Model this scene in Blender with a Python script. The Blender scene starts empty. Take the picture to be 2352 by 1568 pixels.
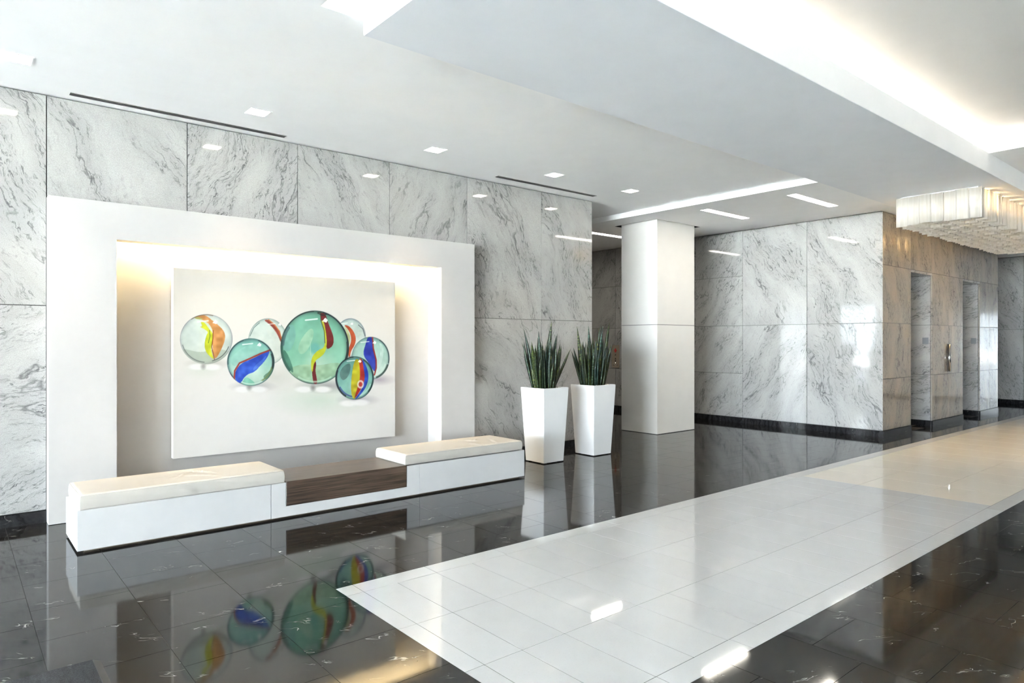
import bpy, bmesh, math, random
import numpy as np
from mathutils import Vector, Matrix

random.seed(7)
rng = np.random.default_rng(7)
sc = bpy.context.scene
COL = sc.collection

# ------------------------------------------------------------------ camera
F_PX, W_PX, H_PX = 1540.0, 2352, 1568
CAM_H = 1.55
PHI = math.atan2(1839.0, 1540.0)              # angle between the view axis and the long wall
cam_d = bpy.data.cameras.new('camera')
cam = bpy.data.objects.new('camera', cam_d)
COL.objects.link(cam)
cam_d.sensor_width = 36.0
cam_d.lens = F_PX / W_PX * 36.0
cam_d.shift_y = 1.0 / W_PX
cam_d.clip_start = 0.05
cam_d.clip_end = 200
cam.location = (0, 0, CAM_H)
cam.rotation_euler = (math.pi / 2, 0, PHI - math.pi / 2)
sc.camera = cam

# ------------------------------------------------------------------ view, world and daylight
sc.view_settings.view_transform = 'Standard'
sc.view_settings.look = 'None'
sc.view_settings.gamma = 1.0
sc.view_settings.use_curve_mapping = False
sc.view_settings.exposure = 3.68
SKY_STRENGTH = 7.6
WARM = (1.0, 0.80, 0.56)
WARMWHITE = (1.0, 0.90, 0.76)
sc.cycles.max_bounces = 8
sc.cycles.diffuse_bounces = 4
sc.cycles.glossy_bounces = 3
sc.cycles.transmission_bounces = 4
sc.cycles.transparent_max_bounces = 6
world = bpy.data.worlds.new('sky')
sc.world = world
world.use_nodes = True
bg = world.node_tree.nodes['Background']
bg.inputs[0].default_value = (0.83, 0.915, 1.0, 1)
bg.inputs[1].default_value = SKY_STRENGTH
sun_d = bpy.data.lights.new('sun', 'SUN')          # stands behind the building and lights the plaza outside the glass
sun_d.energy = 66.0; sun_d.color = (1.0, 0.96, 0.90); sun_d.angle = 0.02
sun = bpy.data.objects.new('sun', sun_d); COL.objects.link(sun)
sun.rotation_euler = Vector((-0.62, -0.25, -0.80)).to_track_quat('-Z', 'Y').to_euler()
LIGHT = dict(down=4.0, spot=10.5, strip=3.4, cove=3.8, cove_end=1.3, slot=.6, niche=10.5, chand=15.0)

def area_light(name, loc, rot, sx, sy, power, color, parent=None, portal=False):
    d = bpy.data.lights.new(name, 'AREA')
    d.shape = 'RECTANGLE'; d.size = sx; d.size_y = sy
    d.energy = power; d.color = color
    if portal:
        d.cycles.is_portal = True
    o = bpy.data.objects.new(name, d)
    COL.objects.link(o)
    o.location = loc; o.rotation_euler = rot
    if parent is not None:
        o.parent = parent
        o.location = Vector(loc) - parent.location
    return o

# ------------------------------------------------------------------ geometry of the place (metres)
YW = 7.0            # art wall face
XB = 11.6           # lobby back wall face
YE = 4.48           # elevator wall face
XEND = 20.4         # far corridor wall
XWIN = -16.0        # glazed entrance wall
YNEAR = -7.5        # wall behind the camera's right
YLOB = 12.2         # far side of the elevator lobby
XCOR = 7.443        # end of the art wall
Z_TRAY, Z_SOF, Z_LOB, Z_COF = 3.68, 3.58, 3.595, 4.06
Z_LEDGE = 3.82
YGL = -7.3           # the glazing starts here
ZWH = 3.6            # head height of the glazing
YT, YC = 4.04, 2.5  # soffit edges
XS, XT, XL, XF = 2.1, 8.52, 10.69, 9.58

# ------------------------------------------------------------------ node helpers
def new_mat(name):
    m = bpy.data.materials.new(name)
    m.use_nodes = True
    nt = m.node_tree
    b = nt.nodes['Principled BSDF']
    return m, nt, b

def N(nt, typ, **kw):
    n = nt.nodes.new(typ)
    for k, v in kw.items():
        setattr(n, k, v)
    return n

def L(nt, a, b):
    nt.links.new(a, b)

def val(nt, op, a, b=None, c=None, clamp=False):
    n = N(nt, 'ShaderNodeMath', operation=op, use_clamp=clamp)
    for i, x in enumerate((a, b, c)):
        if x is None: continue
        if isinstance(x, (int, float)): n.inputs[i].default_value = x
        else: L(nt, x, n.inputs[i])
    return n.outputs[0]

def maprange(nt, x, a, b, c=0.0, d=1.0, smooth=False):
    n = N(nt, 'ShaderNodeMapRange')
    if smooth: n.interpolation_type = 'SMOOTHSTEP'
    n.clamp = True
    L(nt, x, n.inputs[0])
    for i, v in zip((1, 2, 3, 4), (a, b, c, d)): n.inputs[i].default_value = v
    return n.outputs[0]

def noise(nt, vec, scale, detail=4.0, rough=0.55, dist=0.0):
    n = N(nt, 'ShaderNodeTexNoise')
    n.inputs['Scale'].default_value = scale
    n.inputs['Detail'].default_value = detail
    n.inputs['Roughness'].default_value = rough
    n.inputs['Distortion'].default_value = dist
    L(nt, vec, n.inputs['Vector'])
    return n

def mixc(nt, fac, a, b, mode='MIX'):
    n = N(nt, 'ShaderNodeMix', data_type='RGBA', blend_type=mode)
    n.clamp_factor = True
    if isinstance(fac, (int, float)): n.inputs[0].default_value = fac
    else: L(nt, fac, n.inputs[0])
    for i, x in ((6, a), (7, b)):
        if isinstance(x, tuple): n.inputs[i].default_value = (*x, 1) if len(x) == 3 else x
        else: L(nt, x, n.inputs[i])
    return n.outputs[2]

def vmul(nt, vec, s):
    n = N(nt, 'ShaderNodeVectorMath', operation='MULTIPLY')
    L(nt, vec, n.inputs[0]); n.inputs[1].default_value = s
    return n.outputs[0]

def vadd(nt, a, b):
    n = N(nt, 'ShaderNodeVectorMath', operation='ADD')
    L(nt, a, n.inputs[0])
    if isinstance(b, tuple): n.inputs[1].default_value = b
    else: L(nt, b, n.inputs[1])
    return n.outputs[0]

def srgb(r, g, b):
    f = lambda c: (c / 255 / 12.92) if c <= 10.31 else ((c / 255 + 0.055) / 1.055) ** 2.4
    return (f(r), f(g), f(b))

def plain(name, col, rough=0.5, metal=0.0, spec=0.5, coat=0.0, bump=0.0, bscale=200.0):
    m, nt, b = new_mat(name)
    co = N(nt, 'ShaderNodeTexCoord')
    n = noise(nt, co.outputs['Object'], 3.0, 3.0)
    v = maprange(nt, n.outputs[0], 0.3, 0.7, 0.985, 1.015)
    c = N(nt, 'ShaderNodeVectorMath', operation='SCALE')
    c.inputs[0].default_value = col
    L(nt, v, c.inputs['Scale'])
    L(nt, c.outputs[0], b.inputs['Base Color'])
    b.inputs['Roughness'].default_value = rough
    b.inputs['Metallic'].default_value = metal
    b.inputs['Specular IOR Level'].default_value = spec
    b.inputs['Coat Weight'].default_value = coat
    if bump:
        n2 = noise(nt, co.outputs['Object'], bscale, 3.0)
        bp = N(nt, 'ShaderNodeBump'); bp.inputs['Strength'].default_value = bump
        bp.inputs['Distance'].default_value = 0.002
        L(nt, n2.outputs[0], bp.inputs['Height']); L(nt, bp.outputs[0], b.inputs['Normal'])
    return m

def emit(name, col, strength):
    m, nt, b = new_mat(name)
    b.inputs['Base Color'].default_value = (0.8, 0.8, 0.8, 1)
    b.inputs['Emission Color'].default_value = (*col, 1)
    b.inputs['Emission Strength'].default_value = strength
    return m

# ------------------------------------------------------------------ materials
def marble_material(name, tint=(1.0, 1.0, 1.0)):
    """polished grey-white marble; object colour R = vein angle (0..1 -> 0..pi), G = vein amount, B = seed"""
    m, nt, b = new_mat(name)
    co = N(nt, 'ShaderNodeTexCoord')
    sep = N(nt, 'ShaderNodeSeparateXYZ'); L(nt, co.outputs['Object'], sep.inputs[0])
    inf = N(nt, 'ShaderNodeObjectInfo')
    cs = N(nt, 'ShaderNodeSeparateColor'); L(nt, inf.outputs['Color'], cs.inputs[0])
    u = val(nt, 'ADD', sep.outputs[0], sep.outputs[1])
    seed = val(nt, 'MULTIPLY', cs.outputs[2], 60.0)
    cmb = N(nt, 'ShaderNodeCombineXYZ')
    L(nt, u, cmb.inputs[0]); L(nt, sep.outputs[2], cmb.inputs[1]); L(nt, seed, cmb.inputs[2])
    base = cmb.outputs[0]
    wn = noise(nt, base, 1.1, 2.0, 0.5)
    w1 = vmul(nt, vadd(nt, wn.outputs['Color'], (-0.5, -0.5, -0.5)), (0.55, 0.55, 0.0))
    wn2 = noise(nt, base, 9.0, 3.0, 0.6)
    w2 = vmul(nt, vadd(nt, wn2.outputs['Color'], (-0.5, -0.5, -0.5)), (0.075, 0.075, 0.0))
    warped = vadd(nt, vadd(nt, base, w1), w2)
    rot = N(nt, 'ShaderNodeVectorRotate', rotation_type='Z_AXIS')
    L(nt, warped, rot.inputs['Vector'])
    L(nt, val(nt, 'MULTIPLY', cs.outputs[0], -math.pi), rot.inputs['Angle'])
    rv = rot.outputs[0]                                        # x runs along the veins
    amt = cs.outputs[1]
    # clustered short strokes
    s1 = noise(nt, vmul(nt, rv, (5.0, 24.0, 1.0)), 1.0, 3.5, 0.62)
    r1 = val(nt, 'ABSOLUTE', val(nt, 'SUBTRACT', s1.outputs[0], 0.5))
    line1 = maprange(nt, r1, 0.006, 0.034, 1.0, 0.0)
    mk1 = noise(nt, vmul(nt, rv, (0.9, 3.2, 1.0)), 1.0, 2.0, 0.55)
    mk1o = val(nt, 'ADD', mk1.outputs[0], val(nt, 'MULTIPLY', val(nt, 'SUBTRACT', amt, 0.5), 0.22))
    mask1 = maprange(nt, mk1o, 0.45, 0.60)
    brk = noise(nt, vmul(nt, rv, (11.0, 30.0, 1.0)), 1.0, 2.0)
    brkm = maprange(nt, brk.outputs[0], 0.40, 0.60)
    strokes = val(nt, 'MULTIPLY', val(nt, 'MULTIPLY', line1, mask1), brkm)
    # long cracks
    s2 = noise(nt, vmul(nt, rv, (0.55, 2.1, 1.0)), 1.0, 4.0, 0.6)
    r2 = val(nt, 'ABSOLUTE', val(nt, 'SUBTRACT', s2.outputs[0], 0.52))
    line2 = maprange(nt, r2, 0.001, 0.010, 1.0, 0.0)
    mk2 = noise(nt, vmul(nt, rv, (1.5, 3.0, 1.0)), 1.0, 2.0)
    cracks = val(nt, 'MULTIPLY', line2, maprange(nt, mk2.outputs[0], 0.42, 0.58))
    # finer grey hair strokes everywhere
    s3 = noise(nt, vmul(nt, rv, (14.0, 52.0, 1.0)), 1.0, 2.0, 0.6)
    hair = maprange(nt, s3.outputs[0], 0.56, 0.70)
    hmk = noise(nt, vmul(nt, rv, (2.0, 5.0, 1.0)), 1.0, 2.0)
    hair = val(nt, 'MULTIPLY', hair, maprange(nt, hmk.outputs[0], 0.38, 0.62, 0.12, 1.0))
    # clouds
    cl = noise(nt, vmul(nt, rv, (1.2, 3.4, 1.0)), 1.0, 3.0, 0.6)
    cloud = maprange(nt, cl.outputs[0], 0.36, 0.68)
    gr = noise(nt, base, 160.0, 1.0, 0.6)
    grain = maprange(nt, gr.outputs[0], 0.3, 0.7, 0.86, 1.12)
    T = lambda *k: tuple(a * b_ for a, b_ in zip(k, tint))
    c = mixc(nt, cloud, T(0.345, 0.341, 0.334), T(0.27, 0.266, 0.26))
    c = mixc(nt, val(nt, 'MULTIPLY', mask1, 0.16), c, (0.30, 0.30, 0.31))
    c = mixc(nt, val(nt, 'MULTIPLY', hair, 0.60), c, (0.16, 0.16, 0.165))
    c = mixc(nt, val(nt, 'MULTIPLY', strokes, 0.85), c, (0.055, 0.056, 0.06))
    c = mixc(nt, val(nt, 'MULTIPLY', cracks, 0.72), c, (0.07, 0.07, 0.075))
    sc_ = N(nt, 'ShaderNodeVectorMath', operation='SCALE'); L(nt, c, sc_.inputs[0]); L(nt, grain, sc_.inputs['Scale'])
    L(nt, sc_.outputs[0], b.inputs['Base Color'])
    b.inputs['Roughness'].default_value = 0.055
    b.inputs['Specular IOR Level'].default_value = 0.5
    return m

def dark_stone(name, base=(0.0042, 0.0039, 0.0037), light=(0.015, 0.0135, 0.0122), rough=0.06, streak=1.0):
    m, nt, b = new_mat(name)
    co = N(nt, 'ShaderNodeTexCoord')
    inf = N(nt, 'ShaderNodeObjectInfo')
    off = N(nt, 'ShaderNodeCombineXYZ')
    L(nt, val(nt, 'MULTIPLY', inf.outputs['Random'], 37.0), off.inputs[2])
    L(nt, val(nt, 'MULTIPLY', inf.outputs['Random'], 91.0), off.inputs[0])
    v = vadd(nt, co.outputs['Object'], off.outputs[0])
    wn = noise(nt, v, 5.0, 3.0)
    v2 = vadd(nt, v, vmul(nt, vadd(nt, wn.outputs['Color'], (-.5, -.5, -.5)), (0.16, 0.16, 0.0)))
    rot = N(nt, 'ShaderNodeVectorRotate', rotation_type='Z_AXIS'); rot.inputs['Angle'].default_value = 0.5
    L(nt, v2, rot.inputs['Vector'])
    a = noise(nt, vmul(nt, rot.outputs[0], (5.0, 26.0, 4.0)), 1.0, 5.0, 0.65)
    c = mixc(nt, maprange(nt, a.outputs[0], 0.35, 0.72), base, light)
    s = noise(nt, vmul(nt, rot.outputs[0], (2.2, 7.0, 3.0)), 1.0, 4.0, 0.55)
    r = val(nt, 'ABSOLUTE', val(nt, 'SUBTRACT', s.outputs[0], 0.5))
    ln = maprange(nt, r, 0.001, 0.008, 1.0, 0.0)
    mk = noise(nt, vmul(nt, v2, (6.0, 6.0, 3.0)), 1.0, 2.0)
    ln = val(nt, 'MULTIPLY', ln, maprange(nt, mk.outputs[0], 0.56, 0.66))
    c = mixc(nt, val(nt, 'MULTIPLY', ln, 0.75 * streak), c, (0.42, 0.41, 0.39))
    f = noise(nt, vmul(nt, rot.outputs[0], (24.0, 120.0, 10.0)), 1.0, 3.0, 0.6)
    c = mixc(nt, val(nt, 'MULTIPLY', maprange(nt, f.outputs[0], 0.60, 0.75), 0.16 * streak), c, (0.13, 0.12, 0.11))
    L(nt, c, b.inputs['Base Color'])
    b.inputs['Roughness'].default_value = rough
    b.inputs['Specular IOR Level'].default_value = 0.42
    return m

def pale_stone(name, col, rough=0.05):
    m, nt, b = new_mat(name)
    co = N(nt, 'ShaderNodeTexCoord')
    inf = N(nt, 'ShaderNodeObjectInfo')
    sp = noise(nt, co.outputs['Object'], 90.0, 3.0, 0.7)
    spk = maprange(nt, sp.outputs[0], 0.58, 0.74)
    lo = noise(nt, co.outputs['Object'], 6.0, 3.0)
    tint = val(nt, 'ADD', maprange(nt, lo.outputs[0], 0.3, 0.7, 0.97, 1.0), val(nt, 'MULTIPLY', inf.outputs['Random'], 0.035))
    c = mixc(nt, val(nt, 'MULTIPLY', spk, 0.35), col, tuple(x * 0.72 for x in col))
    s2 = N(nt, 'ShaderNodeVectorMath', operation='SCALE'); L(nt, c, s2.inputs[0]); L(nt, tint, s2.inputs['Scale'])
    L(nt, s2.outputs[0], b.inputs['Base Color'])
    b.inputs['Roughness'].default_value = rough
    b.inputs['Specular IOR Level'].default_value = 0.55
    return m

def wood_material(name):
    m, nt, b = new_mat(name)
    co = N(nt, 'ShaderNodeTexCoord')
    n1 = noise(nt, vmul(nt, co.outputs['Object'], (3.0, 130.0, 130.0)), 1.0, 4.0, 0.6)
    n2 = noise(nt, vmul(nt, co.outputs['Object'], (1.2, 30.0, 30.0)), 1.0, 3.0, 0.6)
    f = val(nt, 'ADD', val(nt, 'MULTIPLY', n1.outputs[0], 0.6), val(nt, 'MULTIPLY', n2.outputs[0], 0.4))
    c = mixc(nt, maprange(nt, f, 0.40, 0.62), (0.020, 0.0125, 0.009), (0.105, 0.070, 0.050))
    L(nt, c, b.inputs['Base Color'])
    b.inputs['Roughness'].default_value = 0.34
    bp = N(nt, 'ShaderNodeBump'); bp.inputs['Strength'].default_value = 0.25; bp.inputs['Distance'].default_value = 0.001
    L(nt, n1.outputs[0], bp.inputs['Height']); L(nt, bp.outputs[0], b.inputs['Normal'])
    return m

def leaf_material(name):
    m, nt, b = new_mat(name)
    co = N(nt, 'ShaderNodeTexCoord')
    inf = N(nt, 'ShaderNodeObjectInfo')
    off = N(nt, 'ShaderNodeCombineXYZ')
    L(nt, val(nt, 'MULTIPLY', inf.outputs['Random'], 50.0), off.inputs[0])
    v = vadd(nt, co.outputs['Object'], off.outputs[0])
    n = noise(nt, vmul(nt, v, (16.0, 16.0, 42.0)), 1.0, 4.0, 0.62, 0.8)
    bands = maprange(nt, n.outputs[0], 0.47, 0.62)
    d = mixc(nt, inf.outputs['Random'], (0.005, 0.016, 0.012), (0.012, 0.022, 0.004))
    lt = mixc(nt, inf.outputs['Random'], (0.055, 0.125, 0.085), (0.15, 0.165, 0.028))
    sepc = N(nt, 'ShaderNodeSeparateColor'); L(nt, inf.outputs['Color'], sepc.inputs[0])
    c = mixc(nt, val(nt, 'MULTIPLY', bands, sepc.outputs[0]), d, lt)
    L(nt, c, b.inputs['Base Color'])
    b.inputs['Roughness'].default_value = 0.38
    b.inputs['Specular IOR Level'].default_value = 0.35
    return m

def carpet_material(name):
    m, nt, b = new_mat(name)
    co = N(nt, 'ShaderNodeTexCoord')
    n = noise(nt, co.outputs['Object'], 220.0, 2.0, 0.7)
    w = noise(nt, vmul(nt, co.outputs['Object'], (40.0, 6.0, 1.0)), 1.0, 2.0)
    f = val(nt, 'ADD', val(nt, 'MULTIPLY', n.outputs[0], 0.7), val(nt, 'MULTIPLY', w.outputs[0], 0.3))
    c = mixc(nt, maprange(nt, f, 0.38, 0.66), (0.003, 0.003, 0.0035), (0.04, 0.04, 0.045))
    L(nt, c, b.inputs['Base Color'])
    b.inputs['Roughness'].default_value = 0.95
    bp = N(nt, 'ShaderNodeBump'); bp.inputs['Strength'].default_value = 1.0; bp.inputs['Distance'].default_value = 0.006
    L(nt, n.outputs[0], bp.inputs['Height']); L(nt, bp.outputs[0], b.inputs['Normal'])
    return m

def shade_material(name):
    """thin translucent glass-fibre strip"""
    m, nt, b = new_mat(name)
    co = N(nt, 'ShaderNodeTexCoord')
    inf = N(nt, 'ShaderNodeObjectInfo')
    n = noise(nt, vmul(nt, co.outputs['Object'], (30.0, 30.0, 1.5)), 1.0, 3.0)
    c = mixc(nt, maprange(nt, n.outputs[0], 0.35, 0.65), (0.84, 0.80, 0.74), (0.74, 0.69, 0.61))
    L(nt, c, b.inputs['Base Color'])
    b.inputs['Roughness'].default_value = 0.35
    tr = N(nt, 'ShaderNodeBsdfTranslucent'); L(nt, c, tr.inputs[0])
    mx = N(nt, 'ShaderNodeMixShader'); mx.inputs[0].default_value = 0.5
    L(nt, b.outputs[0], mx.inputs[1]); L(nt, tr.outputs[0], mx.inputs[2])
    L(nt, mx.outputs[0], nt.nodes['Material Output'].inputs[0])
    return m

def pane_material(name):
    m, nt, b = new_mat(name)
    tr = N(nt, 'ShaderNodeBsdfTransparent'); tr.inputs[0].default_value = (0.95, 0.97, 0.97, 1)
    gl = N(nt, 'ShaderNodeBsdfGlossy'); gl.inputs['Roughness'].default_value = 0.02
    mx = N(nt, 'ShaderNodeMixShader'); mx.inputs[0].default_value = 0.06
    L(nt, tr.outputs[0], mx.inputs[1]); L(nt, gl.outputs[0], mx.inputs[2])
    L(nt, mx.outputs[0], nt.nodes['Material Output'].inputs[0])
    return m

def print_material(name):
    m, nt, b = new_mat(name)
    a = N(nt, 'ShaderNodeAttribute', attribute_name='ink')
    L(nt, a.outputs['Color'], b.inputs['Base Color'])
    b.inputs['Roughness'].default_value = 0.45
    return m

def leather_material(name):
    m, nt, b = new_mat(name)
    co = N(nt, 'ShaderNodeTexCoord')
    v = N(nt, 'ShaderNodeTexVoronoi'); v.inputs['Scale'].default_value = 350.0
    L(nt, co.outputs['Object'], v.inputs['Vector'])
    n = noise(nt, co.outputs['Object'], 4.0, 3.0)
    c = mixc(nt, maprange(nt, n.outputs[0], 0.3, 0.7), (0.465, 0.44, 0.40), (0.485, 0.46, 0.42))
    L(nt, c, b.inputs['Base Color'])
    b.inputs['Roughness'].default_value = 0.42
    bp = N(nt, 'ShaderNodeBump'); bp.inputs['Strength'].default_value = 0.12; bp.inputs['Distance'].default_value = 0.001
    L(nt, v.outputs[0], bp.inputs['Height']); L(nt, bp.outputs[0], b.inputs['Normal'])
    return m

M = {}
M['marble'] = marble_material('polished_grey_marble')
M['marble_warm_lit'] = marble_material('polished_grey_marble_warm_lit', (0.90, 0.82, 0.71))  # same grey stone, warm lamp light tinted into its colour
M['dark'] = dark_stone('dark_floor_stone')
M['black'] = dark_stone('black_base_stone', (0.008, 0.008, 0.009), (0.022, 0.022, 0.024), 0.09, 0.25)
M['pale'] = pale_stone('pale_quartz_tile', (0.585, 0.585, 0.585))
M['cream'] = pale_stone('cream_stone_tile', (0.76, 0.70, 0.60))
M['border'] = pale_stone('pale_border_stone', (0.56, 0.55, 0.53))
M['grout'] = plain('dark_grout', (0.016, 0.015, 0.014), 0.8)
M['joint'] = plain('grey_joint', (0.085, 0.083, 0.08), 0.8)
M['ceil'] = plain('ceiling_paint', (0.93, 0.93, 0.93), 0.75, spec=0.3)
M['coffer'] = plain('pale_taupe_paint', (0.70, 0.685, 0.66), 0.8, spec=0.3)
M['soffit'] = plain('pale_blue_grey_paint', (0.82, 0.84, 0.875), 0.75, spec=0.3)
M['white'] = plain('white_lacquer', (0.52, 0.52, 0.522), 0.32, coat=0.15)
M['portal'] = plain('white_satin_paint', (0.43, 0.42, 0.41), 0.5)
M['panel'] = plain('white_glass_panel', (0.66, 0.64, 0.61), 0.13)
M['planter'] = plain('white_gloss_resin', (0.72, 0.72, 0.72), 0.22, coat=0.2)
M['wall'] = plain('warm_grey_plaster', (0.62, 0.58, 0.53), 0.7)
M['steel'] = plain('brushed_steel', (0.42, 0.41, 0.40), 0.28, metal=1.0)
M['chrome'] = plain('chrome', (0.45, 0.45, 0.45), 0.08, metal=1.0)
M['brass'] = plain('satin_bronze_plate', (0.42, 0.36, 0.29), 0.35, metal=0.7)
M['blackpl'] = plain('black_plastic', (0.012, 0.012, 0.013), 0.4)
M['redpl'] = plain('red_print', (0.45, 0.03, 0.03), 0.5)
M['greypl'] = plain('grey_sign_plate', (0.14, 0.15, 0.17), 0.4)
M['wood'] = wood_material('dark_wenge_veneer')
M['leaf'] = leaf_material('snake_plant_leaf')
M['carpet'] = carpet_material('charcoal_carpet')
M['soil'] = plain('dark_soil', (0.018, 0.014, 0.011), 0.95, bump=1.0, bscale=60)
M['pebble'] = plain('white_pebble', (0.82, 0.80, 0.76), 0.5)
M['leather'] = leather_material('ivory_leather')
M['shade'] = shade_material('translucent_fibre_strip')
M['pane'] = pane_material('window_glass')
M['mullion'] = plain('anodised_frame', (0.30, 0.30, 0.31), 0.4, metal=0.6)
M['ground'] = plain('pale_concrete', (0.68, 0.68, 0.67), 0.9)
M['print'] = print_material('canvas_print')
M['canvas'] = plain('canvas_edge', (0.70, 0.69, 0.68), 0.7)
M['lens'] = emit('downlight_lens', (1.0, 0.90, 0.72), LIGHT['down'])
M['striplens'] = emit('strip_lens', (1.0, 0.94, 0.82), LIGHT['strip'])
M['tube'] = emit('warm_tube', (1.0, 0.70, 0.34), LIGHT['chand'])
M['dot'] = emit('indicator_dot', (1.0, 0.97, 0.9), 0.12)

# ------------------------------------------------------------------ object helpers
MESH_CACHE = {}
def link(o, parent=None, loc=None):
    COL.objects.link(o)
    if loc is not None:
        o.location = loc
    if parent is not None:
        o.parent = parent
        if loc is not None:
            p = Vector((0, 0, 0)); q = parent
            while q is not None:
                p += q.location; q = q.parent
            o.location = Vector(loc) - p
    return o

def tag(o, label=None, cat=None, group=None, kind=None):
    if label: o['label'] = label
    if cat: o['category'] = cat
    if group: o['group'] = group
    if kind: o['kind'] = kind
    return o

def empty(name, loc, label=None, cat=None, group=None):
    o = bpy.data.objects.new(name, None)
    o.empty_display_size = 0.1
    COL.objects.link(o); o.location = loc
    return tag(o, label, cat, group)

def bm_box(bm, x0, x1, y0, y1, z0, z1):
    vs = [bm.verts.new((x, y, z)) for x in (x0, x1) for y in (y0, y1) for z in (z0, z1)]
    for f in ((0, 1, 3, 2), (4, 6, 7, 5), (0, 4, 5, 1), (2, 3, 7, 6), (0, 2, 6, 4), (1, 5, 7, 3)):
        bm.faces.new([vs[i] for i in f])

def mesh_from_bm(bm, name, mat, smooth=False):
    bmesh.ops.recalc_face_normals(bm, faces=bm.faces)
    me = bpy.data.meshes.new(name)
    bm.to_mesh(me); bm.free()
    if mat is not None: me.materials.append(mat)
    if smooth:
        for p in me.polygons: p.use_smooth = True
    return me

def box(name, x0, x1, y0, y1, z0, z1, mat, parent=None, bevel=0.0, seg=2, share=True):
    dx, dy, dz = x1 - x0, y1 - y0, z1 - z0
    key = (round(dx, 4), round(dy, 4), round(dz, 4), mat.name, bevel)
    me = MESH_CACHE.get(key) if share else None
    if me is None:
        bm = bmesh.new()
        bm_box(bm, -dx / 2, dx / 2, -dy / 2, dy / 2, -dz / 2, dz / 2)
        if bevel > 0:
            bmesh.ops.bevel(bm, geom=list(bm.edges), offset=bevel, segments=seg, affect='EDGES', profile=0.6)
        me = mesh_from_bm(bm, name, mat)
        MESH_CACHE[key] = me
    o = bpy.data.objects.new(name, me)
    return link(o, parent, ((x0 + x1) / 2, (y0 + y1) / 2, (z0 + z1) / 2))

def boxes(name, lst, mat, parent=None, kind=None, origin=None):
    c = Vector(origin) if origin else Vector(((lst[0][0] + lst[0][1]) / 2, (lst[0][2] + lst[0][3]) / 2, lst[0][4]))
    bm = bmesh.new()
    for a in lst:
        bm_box(bm, a[0] - c.x, a[1] - c.x, a[2] - c.y, a[3] - c.y, a[4] - c.z, a[5] - c.z)
    o = bpy.data.objects.new(name, mesh_from_bm(bm, name, mat))
    link(o, parent, c)
    if kind: o['kind'] = kind
    return o

def lathe(name, prof, seg, mat, parent, loc, axis='Z', smooth=True):
    bm = bmesh.new()
    rings = []
    for r, z in prof:
        rings.append([bm.verts.new((r * math.cos(2 * math.pi * i / seg), r * math.sin(2 * math.pi * i / seg), z)) for i in range(seg)])
    for a, b_ in zip(rings, rings[1:]):
        for i in range(seg):
            bm.faces.new((a[i], a[(i + 1) % seg], b_[(i + 1) % seg], b_[i]))
    bm.faces.new(rings[0][::-1]); bm.faces.new(rings[-1])
    if axis == 'Y': bmesh.ops.rotate(bm, verts=bm.verts, cent=(0, 0, 0), matrix=Matrix.Rotation(math.pi / 2, 3, 'X'))
    if axis == 'X': bmesh.ops.rotate(bm, verts=bm.verts, cent=(0, 0, 0), matrix=Matrix.Rotation(-math.pi / 2, 3, 'Y'))
    o = bpy.data.objects.new(name, mesh_from_bm(bm, name, mat, smooth))
    return link(o, parent, loc)

def prism(name, pts, y0, y1, mat, parent, loc, axis='Y'):
    """polygon in the local (a, z) plane extruded along axis"""
    bm = bmesh.new()
    mk = (lambda a, z, d: (a, d, z)) if axis == 'Y' else (lambda a, z, d: (d, a, z))
    f0 = [bm.verts.new(mk(a, z, y0)) for a, z in pts]
    f1 = [bm.verts.new(mk(a, z, y1)) for a, z in pts]
    caps = [bm.faces.new(f0), bm.faces.new(f1[::-1])]
    n = len(pts)
    for i in range(n):
        bm.faces.new((f0[i], f1[i], f1[(i + 1) % n], f0[(i + 1) % n]))
    o = bpy.data.objects.new(name, mesh_from_bm(bm, name, mat))
    return link(o, parent, loc)

GAP = 0.0035
def panel(parent, plane, a0, a1, z0, z1, face, angle=None, amt=0.5, thick=0.028, name='marble_panel', mat='marble'):
    """marble slab; plane 'Y-' faces -Y at y=face, plane 'X-' faces -X at x=face, 'X+' faces +X"""
    g = GAP
    if plane == 'Y-':
        o = box(name, a0 + g, a1 - g, face, face + thick, z0 + g, z1 - g, M[mat], parent, bevel=0.0012, seg=1)
    elif plane == 'X-':
        o = box(name, face, face + thick, a0 + g, a1 - g, z0 + g, z1 - g, M[mat], parent, bevel=0.0012, seg=1)
    else:
        o = box(name, face - thick, face, a0 + g, a1 - g, z0 + g, z1 - g, M[mat], parent, bevel=0.0012, seg=1)
    ang = angle if angle is not None else random.choice((0.62, 0.66, 0.36, 0.70))
    o.color = (ang % 1.0, amt, random.random(), 1)
    return o

# ------------------------------------------------------------------ floor
floor = box('floor', XWIN - 0.1, XEND + 0.2, YNEAR - 0.1, YLOB + 0.1, -0.12, -0.0015, M['grout'])
tag(floor, kind='structure')
G1, G2 = 0.0013, 0.0020
def proj(x, y, z):
    fx, fy = math.cos(PHI), math.sin(PHI)
    t = x * fx + y * fy
    if t < 0.2: return None
    return 1176 + F_PX * (x * fy - y * fx) / t, 785 - F_PX * (z - CAM_H) / t
def poly_area(x0, x1, y0, y1):
    ps = [proj(x0, y0, 0), proj(x1, y0, 0), proj(x1, y1, 0), proj(x0, y1, 0)]
    if any(p is None for p in ps): return 0
    us = [p[0] for p in ps]; vs = [p[1] for p in ps]
    if max(us) < -60 or min(us) > W_PX + 60 or min(vs) > H_PX + 60: return 0
    return abs(sum(ps[i][0] * ps[(i + 1) % 4][1] - ps[(i + 1) % 4][0] * ps[i][1] for i in range(4))) / 2
SY0, SY1, SX0 = 1.818, 3.935, 1.852
def solid_at(x0, x1, y0, y1):
    """under a wall"""
    if y0 > YW and x1 < XCOR: return True
    if x0 > XB and y0 > YE and x1 < 17.8: return True
    return False
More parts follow.
